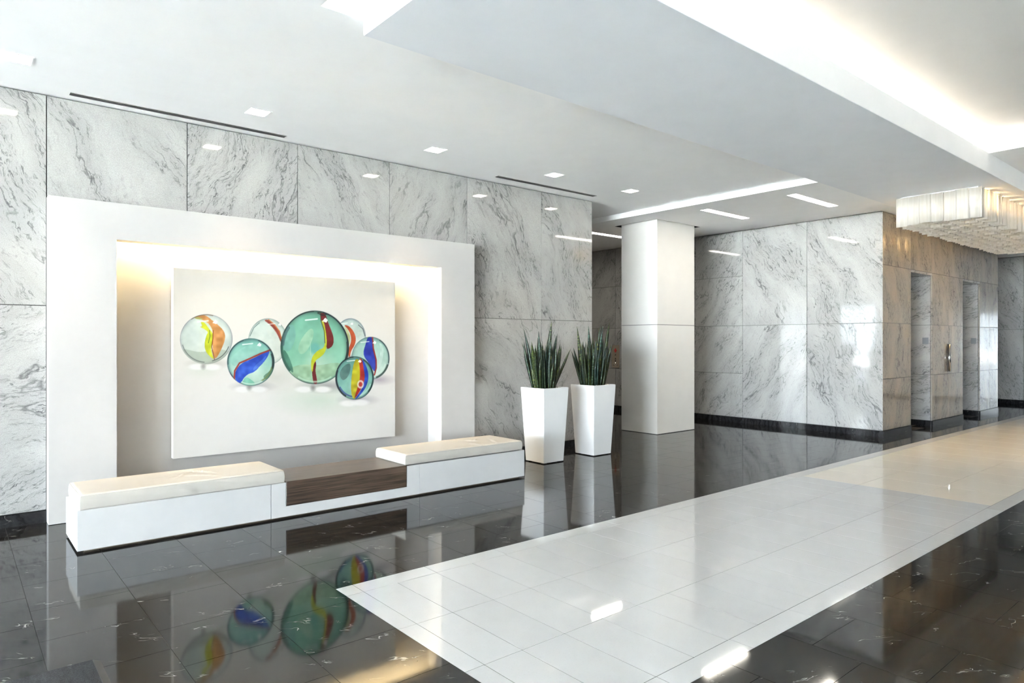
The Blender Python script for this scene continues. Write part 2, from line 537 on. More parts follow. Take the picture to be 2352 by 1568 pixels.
XPF, YPF = -2.168, -1.742        # unseen floor past the dark field, made pale to bounce light upward
floor_entrance = boxes('floor_entrance', [(XWIN, XPF, YNEAR, YW, -.03, 0.0), (XPF, XEND, YNEAR, YPF, -.03, 0.0)], M['pale'], kind='structure')
tiles = []
TX, TY = 0.505, 0.515
for i in range(-14, 41):
    x0 = 0.352 - 0.0025 + i * TX; x1 = x0 + TX
    if abs(x1 - SX0) < 0.03: x1 = SX0
    if abs(x0 - SX0) < 0.03: x0 = SX0
    x0 = max(x0, XPF); x1 = min(x1, XEND)
    if x1 - x0 < 0.05: continue
    off = 0.0 if i % 2 == 0 else 0.27
    for j in range(-16, 20):
        y0 = 4.953 - 2 * TY + off + j * TY - 0.22; y1 = y0 + TY
        y0 = max(y0, YPF); y1 = min(y1, YLOB)
        if y1 - y0 < 0.05: continue
        segs = [(y0, y1)]
        if x1 > SX0 + 0.01:
            segs = []
            if y0 < SY0: segs.append((y0, min(y1, SY0)))
            if y1 > SY1: segs.append((max(y0, SY1), y1))
        for a, b_ in segs:
            if b_ - a < 0.02 or solid_at(x0, x1, a, b_): continue
            tiles.append((poly_area(x0, x1, a, b_), x0, x1, a, b_))
tiles.sort(key=lambda t: -t[0])
for a, x0, x1, y0, y1 in tiles[:300]:
    box('dark_tile', x0 + G1, x1 - G1, y0 + G1, y1 - G1, -0.02, 0.0, M['dark'], floor)
rest = boxes('dark_tile_field', [(x0 + G1, x1 - G1, y0 + G1, y1 - G1, -0.02, 0.0) for a, x0, x1, y0, y1 in tiles[300:]], M['dark'], floor, kind='stuff', origin=(8, 2, 0))
# pale walkway: border strips and bond of pale, then cream tiles
YJ = [1.953, 2.555, 3.165, 3.78]
XC = 7.56
pale = []
for k in range(3):
    pale.append((1.967, 2.207, YJ[k], YJ[k + 1], 'pale'))
    nx = 18
    step = (XC - 2.207) / nx
    for i in range(nx):
        pale.append((2.207 + i * step, 2.207 + (i + 1) * step, YJ[k], YJ[k + 1], 'pale'))
    x = XC
    while x < XEND - 0.01:
        pale.append((x, min(x + 0.612, XEND), YJ[k], YJ[k + 1], 'cream')); x += 0.612
for x0, x1, y0, y1, kd in pale:
    box(kd + '_tile', x0 + G2, x1 - G2, y0 + G2, y1 - G2, -0.02, 0.0, M[kd], floor)
bx = [SX0, 1.967, 2.507]
while bx[-1] < XEND - 0.01: bx.append(min(bx[-1] + 0.61, XEND))
for a, b_ in zip(bx, bx[1:]):
    for y0, y1 in ((SY0, YJ[0]), (YJ[3], SY1)):
        kd = 'pale' if a < 7.2 else 'border'
        box('border_tile', a + G2, b_ - G2, y0 + (0.0 if y0 == SY0 else G2), y1 - (0.0 if y1 == SY1 else G2), -0.02, 0.0, M[kd], floor)
for k in range(3):
    box('border_tile', SX0, 1.967 - G2, YJ[k] + G2, YJ[k + 1] - G2, -0.02, 0.0, M['pale'], floor)

# ------------------------------------------------------------------ walls
# art wall with a pocket for the niche
wall_left = boxes('wall_left', [(XWIN, 1.08, YW + 0.028, YW + 0.5, 0, 4.2), (4.66, XCOR - 0.03, YW + 0.028, YW + 0.5, 0, 4.2),
                                (1.08, 4.66, YW + 0.028, YW + 0.5, 2.70, 4.2), (1.08, 4.66, YW + 0.2, YW + 0.5, 0, 2.70),
                                (XCOR - 0.5, XCOR - 0.03, YW + 0.5, YLOB, 0, 4.2)], M['joint'], kind='structure', origin=(3, YW + .03, 0))
ZB, ZM, ZTOP = 0.105, 1.862, 3.672
xe = [-16, -13, -10.615, -8.365, -7.24, -6.115, -4.99, -3.865, -2.74, -1.615, -0.49, 0.634, 1.758, 2.86, 3.977, 5.108, 6.408, XCOR]
angs_up = [.6, .6, .6, .6, .6, 0.6, 0.64, 0.4, 0.62, 0.64, 0.66, 0.66, 0.36, 0.64, 0.40, 0.66, 0.64]
angs_lo = [.6, .6, .6, .6, .6, 0.6, 0.3, 0.7, 0.62, 0.80, 0.10, 0.0, 0, 0, 0, 0.70, 0.36]
amts_up = [.5, .5, .5, .5, .5, .5, .5, .5, 0.5, .5, .62, .55, .85, .45, .30, .35, .5]
for i, (a, b_) in enumerate(zip(xe, xe[1:])):
    hidden = a >= 0.6 and b_ <= 5.2
    panel(wall_left, 'Y-', a, b_, 2.70 if hidden else ZM, ZTOP, YW, angs_up[i], amts_up[i])
    if not hidden:
        panel(wall_left, 'Y-', a, b_, ZB, ZM, YW, angs_lo[i], [.5, .5, .5, .5, .5, .5, .5, .5, .5, .5, .75, 0, 0, 0, 0, .35, .55][i])
ye = [YW, 8.25, 9.5, 10.75, 12.0]
for a, b_ in zip(ye, ye[1:]):
    panel(wall_left, 'X+', a + (0.001 if a > YW else 0.03), b_, ZB, ZM, XCOR)
    panel(wall_left, 'X+', a + (0.001 if a > YW else 0.03), b_, ZM, ZTOP, XCOR)
# lobby back wall
wall_back = boxes('wall_back', [(XB + 0.028, XB + 0.4, YE + 0.03, YLOB, 0, 4.2)], M['joint'], kind='structure')
yb = [YE, 5.735, 6.99, 8.05, 9.12, 10.19, 11.25, 12.2]
aa = {0: (0.68, 0.66), 1: (0.66, 0.32), 2: (0.36, 0.34), 3: (0.4, 0.7), 4: (0.6, 0.3), 5: (0.62, 0.36), 6: (0.64, 0.3)}
for i, (a, b_) in enumerate(zip(yb, yb[1:])):
    # on a wall facing -X the picture's left is +Y, so the angle is mirrored
    up, lo = aa[i]
    if i < 2:
        panel(wall_back, 'X-', a, b_, ZM, ZTOP, XB, 1 - up, 0.42)
        panel(wall_back, 'X-', a, b_, ZB, ZM, XB, 1 - lo, 0.52)
    else:
        for q, (z0, z1) in enumerate(((ZB, 0.945), (0.945, ZM), (ZM, 2.81), (2.81, ZTOP))):
            panel(wall_back, 'X-', a, b_, z0, z1, XB, 1 - random.choice((up, lo)), 0.6)
# elevator wall, with two door recesses
R1 = (12.79, 13.80); R2 = (15.48, 16.54); XE2 = 17.8; ZD = 2.765
wall_right = boxes('wall_right', [(XB + 0.03, R1[0] - .03, YE + .028, YE + 0.62, 0, 4.2), (R1[1] + .03, R2[0] - .03, YE + .028, YE + .62, 0, 4.2),
                                  (R2[1] + .03, XE2 - .03, YE + .028, YE + .62, 0, 4.2), (R1[0] - .03, R1[1] + .03, YE + .028, YE + .62, ZD + .03, 4.2),
                                  (R2[0] - .03, R2[1] + .03, YE + .028, YE + .62, ZD + .03, 4.2), (XE2 - .5, XE2 - .03, YE + .62, 8.0, 0, 4.2)], M['joint'], kind='structure', origin=(14, YE + .03, 0))
rows = [ZB, 0.945, ZM, 2.81]
for a, b_ in ((XB, R1[0]), (R1[1], 14.66), (14.66, R2[0]), (R2[1], 17.17), (17.17, XE2)):
    for z0, z1 in zip(rows, rows[1:]):
        panel(wall_right, 'Y-', a, b_, z0, z1, YE, random.choice((0.52, 0.56, 0.60, 0.46)), 0.78, mat='marble_warm_lit')
te = [XB, R1[0], R1[1], 14.66, R2[0], R2[1], XE2]
for a, b_ in zip(te, te[1:]):
    panel(wall_right, 'Y-', a, b_, 2.81, ZTOP, YE, random.choice((0.54, 0.58, 0.62)), 0.8, mat='marble_warm_lit')
for r in (R1, R2):
    box('header_slab', r[0] + .001, r[1] - .001, YE, YE + 0.5, ZD, 2.81 - GAP, M['marble'], wall_right).color = (0.1, .6, random.random(), 1)
    for z0, z1 in zip([ZB, 0.945, ZM], [0.945, ZM, ZD]):
        panel(wall_right, 'X-', YE + .03, YE + 0.5, z0, z1, r[1], 0.86, 0.62)
        panel(wall_right, 'X+', YE + .03, YE + 0.5, z0, z1, r[0], 0.3, 0.5)
for i, r in enumerate((R1, R2)):
    d = empty('door_%d' % (i + 1), ((r[0] + r[1]) / 2, YE + 0.52, 0)); d['kind'] = 'structure'
    mid = (r[0] + r[1]) / 2
    box('door_leaf', r[0], mid - 0.003, YE + 0.5, YE + 0.53, 0.0, ZD, M['steel'], d)
    box('door_leaf', mid + 0.003, r[1], YE + 0.5, YE + 0.53, 0.0, ZD, M['steel'], d)
# far corridor wall and the rest of the shell
wall_end = boxes('wall_end', [(XEND + 0.028, XEND + 0.4, YNEAR, 8.0, 0, 4.2)], M['joint'], kind='structure')
yy = [-7.5, -6.65, -5.4, -4.15, -2.9, -1.65, -0.4, 0.85, 2.1, 3.35, 4.6, 5.85, 7.1, 8.0]
for a, b_ in zip(yy, yy[1:]):
    panel(wall_end, 'X-', a, b_, ZB, ZM, XEND, 0.36, 0.7)
    panel(wall_end, 'X-', a, b_, ZM, ZTOP, XEND, 0.34, 0.6)
wall_corr = box('wall_corridor', XE2, XEND + .4, 8.0, 8.3, 0, 4.2, M['wall']); tag(wall_corr, kind='structure')
wall_near = boxes('wall_near', [(XWIN - .3, XEND + .4, YNEAR - .3, YNEAR, 0, 4.2)], M['wall'], kind='structure')
wall_lob = box('wall_lobby', XCOR - .5, XB + .4, YLOB, YLOB + .3, 0, 4.2, M['wall']); tag(wall_lob, kind='structure')

# baseboards
def baseboard(name, lst):
    o = boxes(name, lst, M['black'], kind='structure'); return o
BT = 0.012
baseboard('baseboard_left', [(XWIN, 0.634, YW - BT, YW + .02, 0, ZB - GAP), (5.114, XCOR + BT, YW - BT, YW + .02, 0, ZB - GAP), (XCOR - .02, XCOR + BT, YW + .02, YLOB, 0, ZB - GAP)])
bbk = empty('baseboard_back', (XB, 8, 0)); bbk['kind'] = 'structure'
for a, b_ in zip(yb, yb[1:]):
    box('base_stone', XB - BT, XB + .02, (a - BT if a == YE else a) + .001, b_ - .001, 0, ZB - GAP, M['black'], bbk)
brt = empty('baseboard_right', (14, YE, 0)); brt['kind'] = 'structure'
for a, b_ in ((XB + .021, R1[0]), (R1[1], R2[0]), (R2[1], XE2)):
    box('base_stone', a, b_, YE - BT, YE + .02, 0, ZB - GAP, M['black'], brt)
for r in (R1, R2):
    box('base_stone', r[1] - BT, r[1] + .02, YE + .021, YE + .499, 0, ZB - GAP, M['black'], brt)
    box('base_stone', r[0] - .02, r[0] + BT, YE + .021, YE + .499, 0, ZB - GAP, M['black'], brt)
baseboard('baseboard_end', [(XEND - BT, XEND + .02, YNEAR, 8.0, 0, ZB - GAP)])

# glazed entrance wall behind the camera
wall_front = boxes('wall_front', [(XWIN - .3, XWIN, YNEAR - .3, YW + .5, ZWH, 4.2), (XWIN - .3, XWIN, YNEAR - .3, YGL, 0, ZWH),
                                  (XWIN - .3, XWIN, YW - .2, YW + .5, 0, ZWH)], M['wall'], kind='structure')
nb = 9
w0, w1 = YGL, YW - .2
for i in range(nb):
    a = w0 + (w1 - w0) * i / nb; b_ = w0 + (w1 - w0) * (i + 1) / nb
    w = empty('window_%d' % (i + 1), (XWIN - .15, (a + b_) / 2, 0)); w['kind'] = 'structure'
    for nm, q in (('mullion', (a, a + .03, 0, ZWH)), ('mullion', (b_ - .03, b_, 0, ZWH)), ('rail', (a + .03, b_ - .03, 0, .06)), ('rail', (a + .03, b_ - .03, ZWH - .06, ZWH)), ('rail', (a + .03, b_ - .03, 2.35, 2.40))):
        box(nm, XWIN - .2, XWIN - .1, q[0], q[1], q[2], q[3], M['mullion'], w)
    box('pane', XWIN - .156, XWIN - .146, a + .03, b_ - .03, .06, 2.35, M['pane'], w)
    box('pane', XWIN - .156, XWIN - .146, a + .03, b_ - .03, 2.40, ZWH - .06, M['pane'], w)
area_light('window_daylight', (XWIN - .32, (w0 + w1) / 2, ZWH / 2), (0, -math.pi / 2, 0), ZWH, w1 - w0, 0.0, (1, 1, 1), portal=True)
ground = boxes('ground', [(-60, XWIN - .3, -60, 60, -0.3, -0.03), (XWIN - .3, 60, -60, YNEAR - .3, -0.3, -0.03)], M['ground'], kind='structure')

# ------------------------------------------------------------------ ceilings
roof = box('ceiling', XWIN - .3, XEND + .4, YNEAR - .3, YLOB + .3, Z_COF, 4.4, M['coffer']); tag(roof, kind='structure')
def ceil(name, lst, mat='ceil'):
    return boxes(name, lst, M[mat], kind='structure')
ceil('ceiling_tray', [(XWIN - .1, XT, YT, YW + .03, Z_TRAY, Z_COF), (XWIN - .1, XCOR, YW + .03, YW + .4, Z_TRAY, Z_COF), (XCOR - .1, XT, YW + .03, YLOB, Z_TRAY, Z_COF)])
LD = 0.30
ceil('ceiling_entrance', [(XWIN - .1, 1.8, YC, YT, Z_TRAY, Z_COF)])
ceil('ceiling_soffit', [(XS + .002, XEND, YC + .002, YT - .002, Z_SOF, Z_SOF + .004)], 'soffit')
ceil('ceiling_bulkhead', [(XS, XEND, YC, YT, Z_SOF + .004, Z_LEDGE), (XS + LD, XEND, YC + LD, YT, Z_LEDGE, Z_COF)])
# column opening in the lobby soffit
CX0, CX1, CY0, CY1 = 9.05, 10.10, 7.03, 7.81
HX0, HX1, HY0, HY1 = CX0 - .03, CX1 + .14, CY0 - .03, CY1 + .14
ceil('ceiling_lobby', [(XT, XL, YT, HY0, Z_LOB, Z_COF), (XT, XL, HY1, YLOB, Z_LOB, Z_COF), (XT, HX0, HY0, HY1, Z_LOB, Z_COF), (HX1, XL, HY0, HY1, Z_LOB, Z_COF)])
ceil('ceiling_recess', [(HX0, HX1, HY0, HY1, Z_COF - .12, Z_COF), (HX0, HX0 + .004, HY0, HY1, Z_LOB + .002, Z_COF - .12), (HX1 - .004, HX1, HY0, HY1, Z_LOB + .002, Z_COF - .12), (HX0, HX1, HY0, HY0 + .004, Z_LOB + .002, Z_COF - .12), (HX0, HX1, HY1 - .004, HY1, Z_LOB + .002, Z_COF - .12)], 'blackpl')
ceil('ceiling_margin', [(XL, XB + .3, YT, YLOB, Z_TRAY, Z_COF), (XB + .3, XEND, YT, YE + .6, Z_TRAY, Z_COF), (XE2 - .5, XEND, YE + .6, 8.0, Z_TRAY, Z_COF)])
ceil('ceiling_corridor', [(XF, XEND, YNEAR, YC, Z_LEDGE, Z_LEDGE + .03), (XF + LD, XEND, YNEAR, YC, Z_LEDGE + .03, Z_COF), (XF + LD, XEND, YC, YC + LD, Z_LEDGE + .001, Z_COF)])

# cove lighting inside the coffer: lamps lying on the ledge behind the fascia
def cove_lamp(label, x0, x1, y0, y1, z, power, aim):
    c = ((x0 + x1) / 2, (y0 + y1) / 2, z)
    t = empty('cove_lamp', c, label, 'lamp')
    box('lamp_tray', x0, x1, y0, y1, z, z + .02, M['white'], t)
    d = Vector(aim).normalized()
    rot = d.to_track_quat('-Z', 'Y').to_euler()
    if x1 - x0 > y1 - y0:
        area_light('lamp_light', (c[0], c[1], z + .045), (math.radians(180 - 38), 0, 0), x1 - x0, .04, power, WARMWHITE, t)
    else:
        area_light('lamp_light', (c[0], c[1], z + .045), (0, math.radians(180 - 38), 0), .04, y1 - y0, power, WARMWHITE, t)
cove_lamp('long cove lamp hidden on the ledge along the coffer', XS + .35, XF + LD - .02, YC + .14, YC + .2, Z_LEDGE + .001, LIGHT['cove'], (0, -.6, 1))
cove_lamp('short cove lamp hidden on the ledge at the coffer end', XF + .14, XF + .2, YNEAR + .3, YC + .1, Z_LEDGE + .031, LIGHT['cove_end'], (-.6, 0, 1))

cove_lamp('slot lamp hidden on the ledge at the near end of the soffit', XS + .12, XS + .18, YC + .35, YT - .05, Z_LEDGE + .001, LIGHT['slot'], (-.6, 0, 1))

# ------------------------------------------------------------------ column
colm = empty('column', (9.575, 7.42, 0), 'square white column clad in glossy panels beside the planters', 'column')
boxes('core', [(CX0 + .012, CX1 - .012, CY0 + .012, CY1 - .012, 0, Z_COF - .12)], M['joint'], colm)
ZC = 1.84
for z0, z1 in ((0.008, ZC - .004), (ZC + .004, Z_COF - .13)):
    box('cladding_panel', CX0, CX0 + .012, CY0 + .003, CY1 - .003, z0, z1, M['panel'], colm, bevel=.001, seg=1)
    box('cladding_panel', CX1 - .012, CX1, CY0 + .003, CY1 - .003, z0, z1, M['panel'], colm, bevel=.001, seg=1)
    box('cladding_panel', CX0 + .002, CX1 - .002, CY0, CY0 + .012, z0, z1, M['panel'], colm, bevel=.001, seg=1)
    box('cladding_panel', CX0 + .002, CX1 - .002, CY1 - .012, CY1, z0, z1, M['panel'], colm, bevel=.001, seg=1)

# ------------------------------------------------------------------ portal with niche
YF = 6.85
PX0, PX1, PZ = 0.634, 5.114, 2.79
OX0, OX1, OZ = 1.137, 4.61, 2.463
YN = 7.15
portal = empty('wall_portal', (2.87, 6.95, 0), 'wide white portal surround with a lit recess on the marble wall', 'surround')
prism('frame', [(PX0, .004), (OX0, .004), (OX0, OZ), (OX1, OZ), (OX1, .004), (PX1, .004), (PX1, PZ), (PX0, PZ)], YF, YW - .001, M['portal'], portal, (0, 0, 0))
box('reveal', OX0 - .03, OX0, YW, YN, 0.004, 2.66, M['portal'], portal)
box('reveal', OX1, OX1 + .03, YW, YN, 0.004, 2.66, M['portal'], portal)
box('back_panel', OX0 - .03, OX1 + .03, YN, YN + .02, 0.004, 2.69, M['portal'], portal)
box('lamp_tray', OX0, OX1, YW, YN, 2.66, 2.69, M['portal'], portal)
area_light('niche_light', ((OX0 + OX1) / 2, YW + .06, 2.655), (0, 0, 0), OX1 - OX0 - .05, .03, LIGHT['niche'], (1.0, 0.76, 0.40), portal)

# ------------------------------------------------------------------ painting
CA0, CA1, CZ0, CZ1, YP = 1.645, 4.075, 0.424, 2.265, 7.045
paint = empty('wall_picture', ((CA0 + CA1) / 2, YP + .04, CZ0), 'large canvas print of seven coloured glass marbles in the white recess', 'picture')
bm = bmesh.new(); bm_box(bm, -(CA1 - CA0) / 2, (CA1 - CA0) / 2, -.04, .04, 0, CZ1 - CZ0)
for f in [f for f in bm.faces if all(abs(v.co.y + .04) < 1e-6 for v in f.verts)]: bmesh.ops.delete(bm, geom=[f], context='FACES_ONLY')
link(bpy.data.objects.new('canvas_stretcher', mesh_from_bm(bm, 'canvas_stretcher', M['canvas'])), paint, ((CA0 + CA1) / 2, YP + .04, CZ0))

def poly_mask(px, py, pts):
    inside = np.zeros(px.shape, bool)
    n = len(pts)
    j = n - 1
    for i in range(n):
        xi, yi = pts[i]; xj, yj = pts[j]
        cond = ((yi > py) != (yj > py)) & (px < (xj - xi) * (py - yi) / ((yj - yi) if yj != yi else 1e-9) + xi)
        inside ^= cond
        j = i
    return inside

def smooth_pts(pts, it=2):
    for _ in range(it):
        q = []
        n = len(pts)
        for i in range(n):
            a, b_ = pts[i], pts[(i + 1) % n]
            q.append((a[0] * .75 + b_[0] * .25, a[1] * .75 + b_[1] * .25))
            q.append((a[0] * .25 + b_[0] * .75, a[1] * .25 + b_[1] * .75))
        pts = q
    return pts

def line_dist(px, py, pts):
    d = np.full(px.shape, 1e9)
    for (x0, y0), (x1, y1) in zip(pts, pts[1:]):
        dx, dy = x1 - x0, y1 - y0
        t = np.clip(((px - x0) * dx + (py - y0) * dy) / (dx * dx + dy * dy), 0, 1)
        d = np.minimum(d, np.hypot(px - x0 - t * dx, py - y0 - t * dy))
    return d

def vnoise(px, py, s, seed):
    r = np.random.default_rng(seed)
    g = r.random((64, 64))
    x = px / s; y = py / s
    xi = np.floor(x).astype(int); yi = np.floor(y).astype(int)
    fx = x - xi; fy = y - yi
    fx = fx * fx * (3 - 2 * fx); fy = fy * fy * (3 - 2 * fy)
    a = g[yi % 64, xi % 64]; b_ = g[yi % 64, (xi + 1) % 64]; c = g[(yi + 1) % 64, xi % 64]; d = g[(yi + 1) % 64, (xi + 1) % 64]
    return (a * (1 - fx) + b_ * fx) * (1 - fy) + (c * (1 - fx) + d * fx) * fy

def picture_colours(px, py):
    """ink colour (sRGB 0..255) in the print's own drawing units"""
    C = np.empty(px.shape + (3,))
    C[:] = (240, 235, 226)
    t = np.clip((py - 300) / 900, 0, 1)[..., None]
    C = C * (1 - t) + np.array((241, 239, 236)) * t
    def put(mask, col, a=1.0):
        nonlocal C
        m = (mask * a)[..., None] if mask.dtype != bool else (mask[..., None] * a)
        C = C * (1 - m) + np.array(col) * m
    def soft(cx, cy, rx, ry, p=2.0):
        d = np.sqrt(((px - cx) / rx) ** 2 + ((py - cy) / ry) ** 2)
        return np.clip(1 - d, 0, 1) ** p * 1.0
    # soft tinted light and shade that the print shows on its ground
    put(soft(1180, 1060, 420, 140, 1.0), (205, 222, 205), .75)
    put(soft(860, 900, 230, 130, 1.0), (214, 214, 205), .85)
    put(soft(1230, 960, 260, 60, 1.0), (150, 150, 150), .75)
    put(soft(690, 965, 190, 45, 1.0), (165, 160, 165), .7)
    put(soft(370, 800, 190, 45, 1.0), (180, 172, 168), .7)
    put(soft(330, 840, 160, 80, 1.0), (222, 228, 216), .8)
    put(soft(1450, 1060, 170, 45, 1.0), (170, 160, 175), .7)
    put(soft(1600, 915, 130, 45, 1.0), (165, 150, 165), .7)
    for cx, cy in ((1060, 985), (1195, 985), (620, 985), (735, 985), (290, 822), (400, 824), (1380, 1085), (1470, 1080)):
        put(np.clip(soft(cx, cy, 75, 28, 1.0) * 2.2, 0, 1), (252, 251, 249), .9)
    for cx, cy in ((1125, 975), (665, 972), (335, 820)):
        put(np.clip(soft(cx, cy, 26, 30, 1.0) * 1.3, 0, 1), (120, 118, 112), .55)
    def marble(cx, cy, rx, ry, top, low, rim, dark=0.55, seed=1):
        dx = (px - cx) / rx; dy = (py - cy) / ry
        r = np.hypot(dx, dy)
        m = np.clip((1 - r) * rx / 2.0, 0, 1)
        tt = np.clip((dy + 0.9) / 1.6, 0, 1)[..., None]
        n = (vnoise(px, py, rx * .38, seed) - .5)[..., None] * 26
        n2 = (vnoise(px, py, rx * .12, seed + 9) - .5)[..., None] * 10
        base = np.array(top) * (1 - tt) + np.array(low) * tt + n + n2
        # brighter pool low right, darker ring
        pool = np.clip(1 - np.hypot(dx - .15, dy - .45) / .55, 0, 1)[..., None]
        base = base + pool * (np.array((238, 245, 232)) - base) * .45
        ring = np.clip((r - .80) / .20, 0, 1)[..., None] ** 2.2
        side = (.45 + .55 * np.clip(vnoise(np.arctan2(dy, dx) * 40 + 300, r * 0 + 5, 22, seed + 3) * 1.4, 0, 1))[..., None]
        base = base * (1 - ring * side * dark) + np.array(rim) * ring * side * dark
        edge = np.clip((r - .972) / .02, 0, 1)[..., None]
        base = base * (1 - edge * .55) + np.array(rim) * edge * .55
        nonlocal C
        C = C * (1 - m[..., None]) + base * m[..., None]
        return m
    def rib(pts, col, m, a=1.0, shade=18, seed=5):
        k = poly_mask(px, py, smooth_pts(pts))
        mm = (k * m * a)[..., None]
        n = ((vnoise(px, py, 26, seed) - .5) * 2 * shade)[..., None]
        nonlocal C
        C = C * (1 - mm) + np.clip(np.array(col) + n, 0, 255) * mm
    def streak(pts, col, w, m, a=1.0):
        d = line_dist(px, py, pts)
        put(np.clip((w - d) / 2.0, 0, 1) * m, col, a)
    def glint(cx, cy, s, m):
        put(poly_mask(px, py, [(cx - s, cy + s * .5), (cx + s * .1, cy - s * .8), (cx + s, cy + s * .1), (cx + s * .5, cy + s)]) * m, (255, 255, 253), .95)
        streak([(cx - s * 7.0, cy + s * .1), (cx - s * 2.8, cy - s * .35)], (250, 253, 250), s * .32, m, .85)
    def arc(cx, cy, rx, ry, a0, a1, w, col, m, a=.85, k=.95):
        pts = [(cx + rx * k * math.cos(math.radians(a0 + (a1 - a0) * i / 14)), cy + ry * k * math.sin(math.radians(a0 + (a1 - a0) * i / 14))) for i in range(15)]
        streak(pts, col, w, m, a)
    # back row
    m = marble(800, 640, 142, 168, (205, 222, 214), (232, 234, 224), (70, 95, 90), .5, 11)
    rib([(768, 484), (806, 481), (850, 520), (882, 562), (905, 620), (898, 660), (876, 600), (845, 550), (808, 512)], (150, 58, 40), m)
    streak([(806, 483), (850, 521), (884, 566), (902, 640)], (205, 120, 60), 5, m)
    streak([(672, 600), (700, 540), (740, 505)], (90, 110, 110), 3, m)
    arc(800, 640, 142, 168, 95, 150, 5, (120, 140, 128), m)
    glint(885, 515, 12, m)
    m = marble(1395, 612, 112, 140, (198, 220, 212), (225, 230, 220), (60, 70, 95), .6, 12)
    rib([(1345, 520), (1380, 524), (1415, 560), (1437, 612), (1428, 665), (1400, 705), (1390, 760), (1378, 740), (1385, 680), (1402, 640), (1398, 592), (1378, 552)], (196, 84, 40), m)
    rib([(1345, 522), (1368, 545), (1388, 585), (1395, 630), (1380, 680), (1372, 640), (1372, 590)], (190, 196, 130), m, .8)
    streak([(1452, 520), (1485, 550), (1500, 600)], (60, 60, 70), 3, m)
    glint(1405, 510, 11, m)
    # left marble
    m = marble(357, 622, 190, 180, (212, 226, 220), (218, 228, 218), (95, 95, 110), .45, 13)
    put((py > 705 + 10 * np.sin(px / 40)) * m, (158, 172, 152), .55)
    rib([(262, 470), (300, 452), (352, 448), (400, 488), (455, 530), (490, 572), (494, 622), (472, 682), (447, 732), (425, 766), (412, 745), (404, 690), (402, 622), (405, 562), (378, 512), (330, 482)], (214, 142, 70), m, .92, 24)
    rib([(265, 470), (300, 460), (340, 480), (300, 482)], (190, 190, 110), m)
    rib([(312, 492), (342, 498), (376, 548), (406, 580), (402, 640), (388, 690), (402, 740), (416, 770), (382, 748), (352, 712), (342, 660), (358, 592), (372, 572), (346, 552), (305, 530), (332, 534)], (206, 214, 34), m, 1, 24)
    streak([(406, 560), (404, 620), (396, 680), (416, 768)], (150, 70, 30), 4, m)
    streak([(380, 560), (384, 600), (372, 650)], (120, 150, 40), 4, m)
    arc(357, 622, 190, 180, 20, 75, 4, (70, 80, 80), m, .8, .9)
    arc(357, 622, 190, 180, 95, 165, 4, (90, 96, 96), m, .8, .93)
    arc(357, 622, 190, 180, 235, 285, 4, (120, 100, 80), m, .8, .97)
    glint(420, 497, 18, m)
    # big marble
    m = marble(1138, 682, 248, 266, (118, 184, 158), (150, 206, 178), (20, 40, 42), .75, 14)
    rib([(920, 560), (980, 500), (1010, 600), (960, 720), (905, 700)], (125, 180, 175), m, .55)
    rib([(1105, 540), (1135, 560), (1120, 640), (1075, 720), (1030, 735), (1015, 690), (1040, 620)], (168, 208, 176), m, .75)
    put(np.clip(soft(1140, 690, 45, 50, 1.0) * 2, 0, 1) * m, (98, 178, 172), .8)
    rib([(945, 835), (1050, 800), (1160, 815), (1280, 790), (1340, 800), (1290, 880), (1210, 930), (1080, 935), (990, 895)], (158, 192, 156), m, .8, 22)
    rib([(905, 690), (940, 720), (980, 820), (985, 880), (930, 800)], (52, 110, 92), m, .75)
    rib([(1172, 430), (1216, 438), (1232, 500), (1258, 560), (1277, 622), (1270, 668), (1240, 694), (1222, 690), (1222, 620), (1206, 540), (1184, 480)], (118, 16, 20), m, 1, 16)
    rib([(1140, 772), (1150, 800), (1142, 850), (1152, 900), (1158, 946), (1132, 948), (1122, 900), (1118, 850), (1126, 800)], (112, 16, 22), m, 1, 16)
    rib([(1184, 480), (1206, 500), (1220, 580), (1226, 650), (1218, 712), (1182, 752), (1146, 772), (1128, 812), (1124, 862), (1113, 850), (1110, 780), (1128, 734), (1166, 700), (1200, 688), (1213, 655), (1205, 570)], (196, 202, 36), m, 1, 26)
    streak([(1180, 430), (1183, 490), (1206, 560), (1212, 650)], (70, 70, 30), 4, m, .8)
    streak([(1105, 640), (1108, 740)], (190, 225, 205), 3, m, .7)
    streak([(1160, 432), (1200, 425), (1222, 445), (1195, 452), (1160, 435)], (30, 45, 45), 4, m)
    arc(1138, 682, 248, 266, 205, 268, 5, (28, 48, 46), m, .85, .975)
    arc(1138, 682, 248, 266, 285, 350, 6, (22, 34, 50), m, .85, .975)
    arc(1138, 682, 248, 266, 352, 392, 9, (24, 44, 46), m, .8, .96)
    arc(1138, 682, 248, 266, 140, 190, 9, (34, 84, 70), m, .8, .955)
    arc(1138, 682, 248, 266, 60, 120, 7, (190, 232, 205), m, .7, .93)
    arc(1138, 682, 248, 266, 185, 215, 12, (60, 88, 98), m, .6, .93)
    glint(1212, 484, 20, m)
    # blue-ribbon marble, right
    m = marble(1540, 760, 138, 155, (160, 205, 192), (202, 226, 212), (30, 60, 66), .65, 15)
    rib([(1518, 608), (1552, 606), (1556, 660), (1572, 720), (1584, 780), (1578, 842), (1566, 860), (1532, 800), (1494, 752), (1488, 712), (1504, 660)], (34, 56, 172), m, 1, 26)
    streak([(1554, 610), (1560, 690), (1580, 770), (1581, 830), (1568, 880)], (158, 40, 36), 6, m)
    rib([(1600, 640), (1640, 680), (1620, 800), (1590, 880), (1600, 780), (1612, 700)], (210, 232, 222), m, .7)
    arc(1540, 760, 138, 155, 300, 372, 5, (40, 62, 66), m, .8, .96)
    arc(1540, 760, 138, 155, 20, 70, 7, (36, 58, 50), m, .8, .94)
